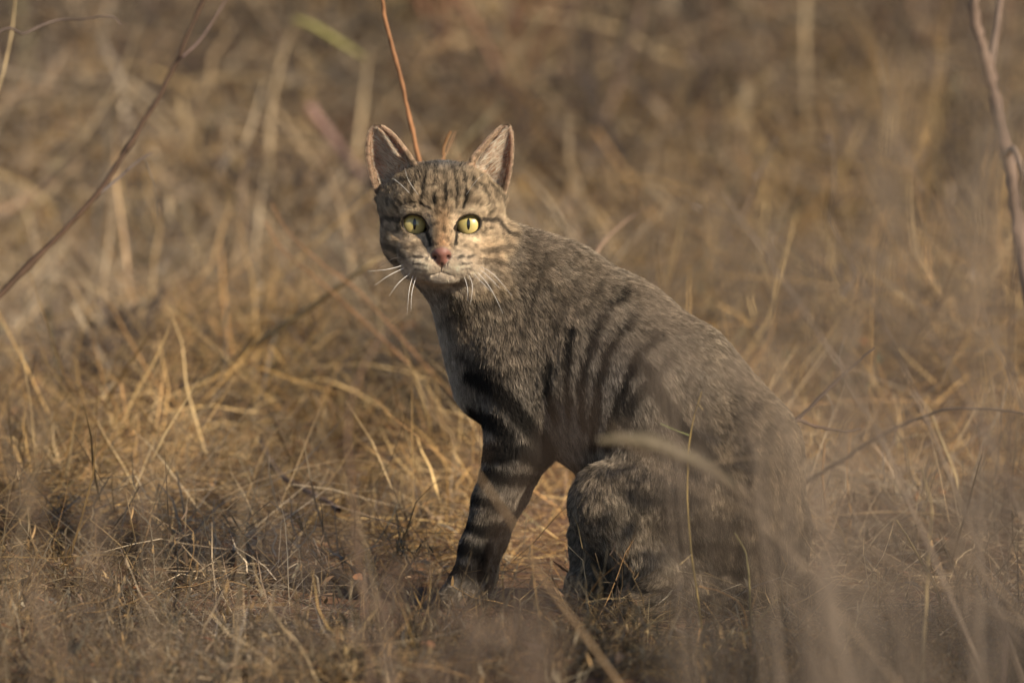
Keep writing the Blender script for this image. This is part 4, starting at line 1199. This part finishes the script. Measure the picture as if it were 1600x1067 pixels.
stem('green_stalk', 'short bent stalk with a green sheath before the cat\'s rump', 'grass stalk', [(1148, 832, -.36), (1164, 862, -.36), (1170, 905, -.36), (1172, 950, -.35)], .0006, .0013, (.46, .38, .17))
stem('grass_stalk', 'small forked straw stalk at the foot of the cat\'s rump', 'grass stalk', [(1215, 935, -.42), (1190, 962, -.42), (1168, 985, -.41)], .0010, .0012, (.52, .42, .22), side=[('side_stalk', [(1204, 948, -.42), (1206, 932, -.42), (1202, 925, -.42)], .0007, .0004, (.5, .42, .25))])
stem('grass_stalk', 'reddish thin stalk leaning on the grass at the cat\'s rump', 'grass stalk', [(1092, 915, -.38), (1128, 925, -.38), (1158, 945, -.37), (1168, 985, -.36)], .0006, .0010, (.45, .27, .13))
stem('long_straw', 'long pale straw slanting down in front of the cat\'s front leg', 'straw', [(628, 575, -1.7), (690, 655, -1.65), (745, 740, -1.6), (800, 818, -1.55), (850, 905, -1.5), (915, 995, -1.45)], .0009, .0020, (.34, .25, .16))
o = stem('olive_grass', 'olive grass stalk with a broad blade hanging across the cat\'s thigh', 'grass stalk', [(1085, 722, -1.7), (1130, 748, -1.7), (1260, 815, -1.68), (1420, 890, -1.65)], .0009, .0014, (.22, .17, .12))
leaf_blade('blade', None, None, [(1150, 756, -1.7), (1090, 722, -1.7), (1030, 697, -1.7), (985, 688, -1.7), (935, 688, -1.7)], .016, (.20, .17, .115), parent=o, endw=.3)
for i, (pl, c) in enumerate([([(1452, 640, .62), (1472, 690, .62), (1492, 740, .6), (1498, 780, .6)], PALE), ([(1400, 812, -.05), (1425, 850, -.05), (1448, 892, -.05)], (.5, .38, .2)),
                             ([(1290, 690, .55), (1286, 740, .55), (1292, 800, .55)], (.40, .25, .13)), ([(1330, 660, .6), (1322, 730, .6), (1326, 790, .6)], (.42, .26, .12)), ([(1440, 730, -.7), (1455, 790, -.7), (1452, 850, -.7)], PALE)]):
    stem('dry_grass_stalk', ('kinked pale grass stem standing right of the cat\'s rump', 'short straight straw propped on the grass right of the tail', 'brownish stem standing close behind the cat\'s rump',
                        'orange upright stem among litter behind the rump', 'pale upright stem rising from the soil behind the tail')[i], 'grass stem', pl, .0010, .0018, c)
for i, (pl, w_, c) in enumerate([([(150, 690, 1.3), (300, 650, 1.3), (420, 640, 1.3)], .006, (.40, .30, .2)), ([(0, 720, .55), (120, 745, .5), (250, 770, .48)], .005, (.46, .34, .18)), ([(80, 842, .12), (160, 800, .15), (270, 752, .2)], .004, (.55, .38, .17)),
                                 ([(250, 735, .35), (360, 728, .35), (430, 745, .35)], .007, (.48, .33, .2)), ([(1310, 700, .4), (1400, 668, .5), (1500, 650, .55)], .004, (.36, .27, .2)), ([(1200, 820, .05), (1380, 800, .1), (1560, 812, .1)], .003, (.45, .33, .2))]):
    pl = [(a, b, yg(b)) for a, b, _ in pl]
    leaf_blade('dry_straw', ('long greyish straw lying across the yellow grass', 'pale fallen straw along the ground at the grass edge', 'bright yellow straw slanting over grey herbs', 'flattened pinkish straw lying under the dark stick', 'grey straw lying beside the arching twig', 'long level straw lying right of the tail')[i],
               'straw', pl, w_, c)

for i, (pl, c, rr_) in enumerate([([(690, -40, 4.2), (745, 50, 4.2), (790, 140, 4.2), (830, 230, 4.1)], (.19, .10, .065), .007), ([(640, -20, 4.6), (690, 60, 4.6), (735, 110, 4.5)], (.21, .11, .07), .006), ([(900, -30, 4.4), (880, 90, 4.4), (905, 200, 4.3)], (.15, .10, .075), .006),
                                 ([(1010, -20, 4.0), (975, 110, 4.0), (930, 220, 3.9)], (.17, .12, .09), .005), ([(120, 250, 3.0), (60, 300, 3.0), (-20, 345, 2.9)], (.30, .22, .16), .006), ([(480, 165, 3.3), (530, 235, 3.3), (585, 300, 3.2)], (.24, .15, .13), .008)]):
    stem('brown_stem', ('thick blurred reddish stem leaning behind the cat\'s lit ear', 'blurred rusty stem high behind the cat\'s head', 'blurred dark upright stem behind the cat\'s neck', 'blurred brown stem slanting above the cat\'s back',
                        'blurred pale stem beside the dark slanting branch', 'blurred mauve stem slanting towards the cat\'s shaded ear')[i], 'stem', pl, rr_ * .8, rr_, c, mat=wood_mat)

g_ = P(np.array([1312.0]), np.array([612.0]), np.array([1.45]))[0]
r_g = np.random.default_rng(77)
V_, F_, C_ = herb(r_g, .05, 9, np.array([(.10, .20, .13), (.14, .24, .15), (.20, .20, .12)]))
o = link('green_sprig', mesh_np('green_sprig', V_ * 1.6, F_, C_, straw_mat)); o.location = (g_[0], 1.45, gz([g_[0]], [1.45])[0])
tag(o, 'small bluish green leafy sprig in the litter behind the rump', 'plant')

# ---- out-of-focus growth much nearer the camera
def near_clump(seed, label, tops, y, rad, col, spread=.05, seeds=0, twig=2, group=None, more=1, lean=0):
    """tall dry grass stalks rooted between camera and cat; tops = (u, v) of stalk tips"""
    r = np.random.default_rng(seed)
    tops = list(tops) + [(a + r.normal(0, 28), b + abs(r.normal(0, 60))) for a, b in tops for _ in range(more)]
    u0 = np.mean([t[0] for t in tops])
    g = P(np.array([u0]), np.array([500.0]), np.array([y]))[0]
    o = link('tall_grass', None); o.location = (g[0], y, gz([g[0]], [y])[0]); tag(o, label, 'tall grass', group)
    bl = np.array(o.location)
    for (u, v) in tops:
        yy = y + r.uniform(-.4, 2.6)
        tip = P(np.array([float(u)]), np.array([float(v)]), np.array([yy]))[0]
        rt = np.array((g[0] * .1 + tip[0] * .9 + lean * tip[2] + r.normal(0, spread), yy + r.normal(0, spread), bl[2] - .01))
        mid = rt * .45 + tip * .55 + np.array((r.normal(0, .02), r.normal(0, .02), .03))
        pts = np.array([rt, mid, tip]) - bl
        c = np.array(col) * r.uniform(.75, 1.25)
        V, F = tube(None, pts, np.array((rad * 1.2, rad, rad * .5)), seg=5, sub=7)
        link('stalk', mesh_np('near_stalk', V, F, np.tile(c, (len(V), 1)), straw_mat), o)
        parts = []
        for _ in range(twig):
            t = r.uniform(.35, .98); q = pts[1] * (1 - t) + pts[2] * t if t > .5 else pts[0] * (1 - t) + pts[1] * t
            d = np.array((r.normal(0, .5), r.normal(0, .5), r.uniform(.0, .9))); d /= np.linalg.norm(d)
            L = r.uniform(.05, .16)
            m = q + d * L * .5 + r.normal(0, .008, 3); e = q + d * L + np.array((0, 0, -.02))
            parts.append(tube_np(np.array([q, m, e]), np.array((rad * .6, rad * .5, rad * .3)), c * r.uniform(.8, 1.2), 4, 4))
            if seeds:
                n = seeds; tt = r.uniform(.3, 1, n)[:, None]
                rp_ = q + (e - q) * tt + r.normal(0, .003, (n, 3))
                ll = r.uniform(.006, .014, n)
                parts.append(blades(rp_, ll, ll * .4, r.uniform(0, 6.28, n), r.uniform(0, 1.8, n), r.uniform(-.3, .5, n), np.tile(c * 1.1, (n, 1)), 2, r=r))
        if parts: link('side_shoots', mesh_np('near_shoots', *join(parts), straw_mat), o)['kind'] = 'stuff'
    return o
GREY = (.24, .195, .155)
near_clump(1, 'blurred grey tall grass clump in front of the cat\'s rump and back', [(1010, 300), (1060, 330), (1110, 290), (1160, 380), (1200, 300), (1245, 420), (1200, 560), (1225, 640), (1280, 380)], -5.2, .0020, GREY, .03, 4, 1, lean=.12)
near_clump(2, 'blurred grey tall grass clump before the forked grey branch', [(1400, 60), (1450, -40), (1500, 90), (1540, 180), (1480, 250), (1430, 340), (1560, -30), (1350, 330)], -5.6, .0020, GREY, .07, 6, 3)
near_clump(3, 'blurred brown low grass clump over the ground beside the tail', [(1310, 800), (1360, 740), (1410, 760), (1460, 700), (1500, 780), (1540, 690), (1590, 740), (1380, 880), (1480, 850), (1560, 830)], -5.0, .0022, (.16, .13, .105), .03, 6, 2, more=0, lean=.15)
near_clump(4, 'blurred brown low grass clump before the cat\'s front paw', [(590, 930), (640, 900), (690, 935), (735, 900), (790, 925), (840, 890), (880, 930), (800, 765)], -4.8, .0024, (.26, .195, .15), .02, 6, 2, more=0)
near_clump(5, 'blurred thin grass clump over the yellow grass left of the cat', [(60, 640), (140, 760), (230, 690), (330, 830), (420, 700), (500, 680), (540, 820), (20, 850)], -4.6, .0017, (.29, .22, .16), .03, 5, 2, more=0)

near_clump(7, 'few blurred straw stalks crossing before the cat\'s rump', [(1120, 730), (1230, 770), (1290, 690), (1400, 780), (1180, 850)], -3.2, .0013, (.30, .23, .16), .03, 0, 2, more=0, lean=.8)
near_clump(8, 'few blurred straw stalks standing before the yellow grass', [(90, 560), (250, 640), (380, 700), (470, 610)], -2.4, .0010, (.32, .25, .16), .05, 0, 2, more=0)
near_clump(9, 'thin blurred grey stalks before the forked branch', [(1130, 300), (1290, 330), (1350, 250), (1480, 330), (1420, 450), (1300, 180)], -3.4, .0013, (.25, .20, .16), .05, 4, 3, more=0, lean=.5)
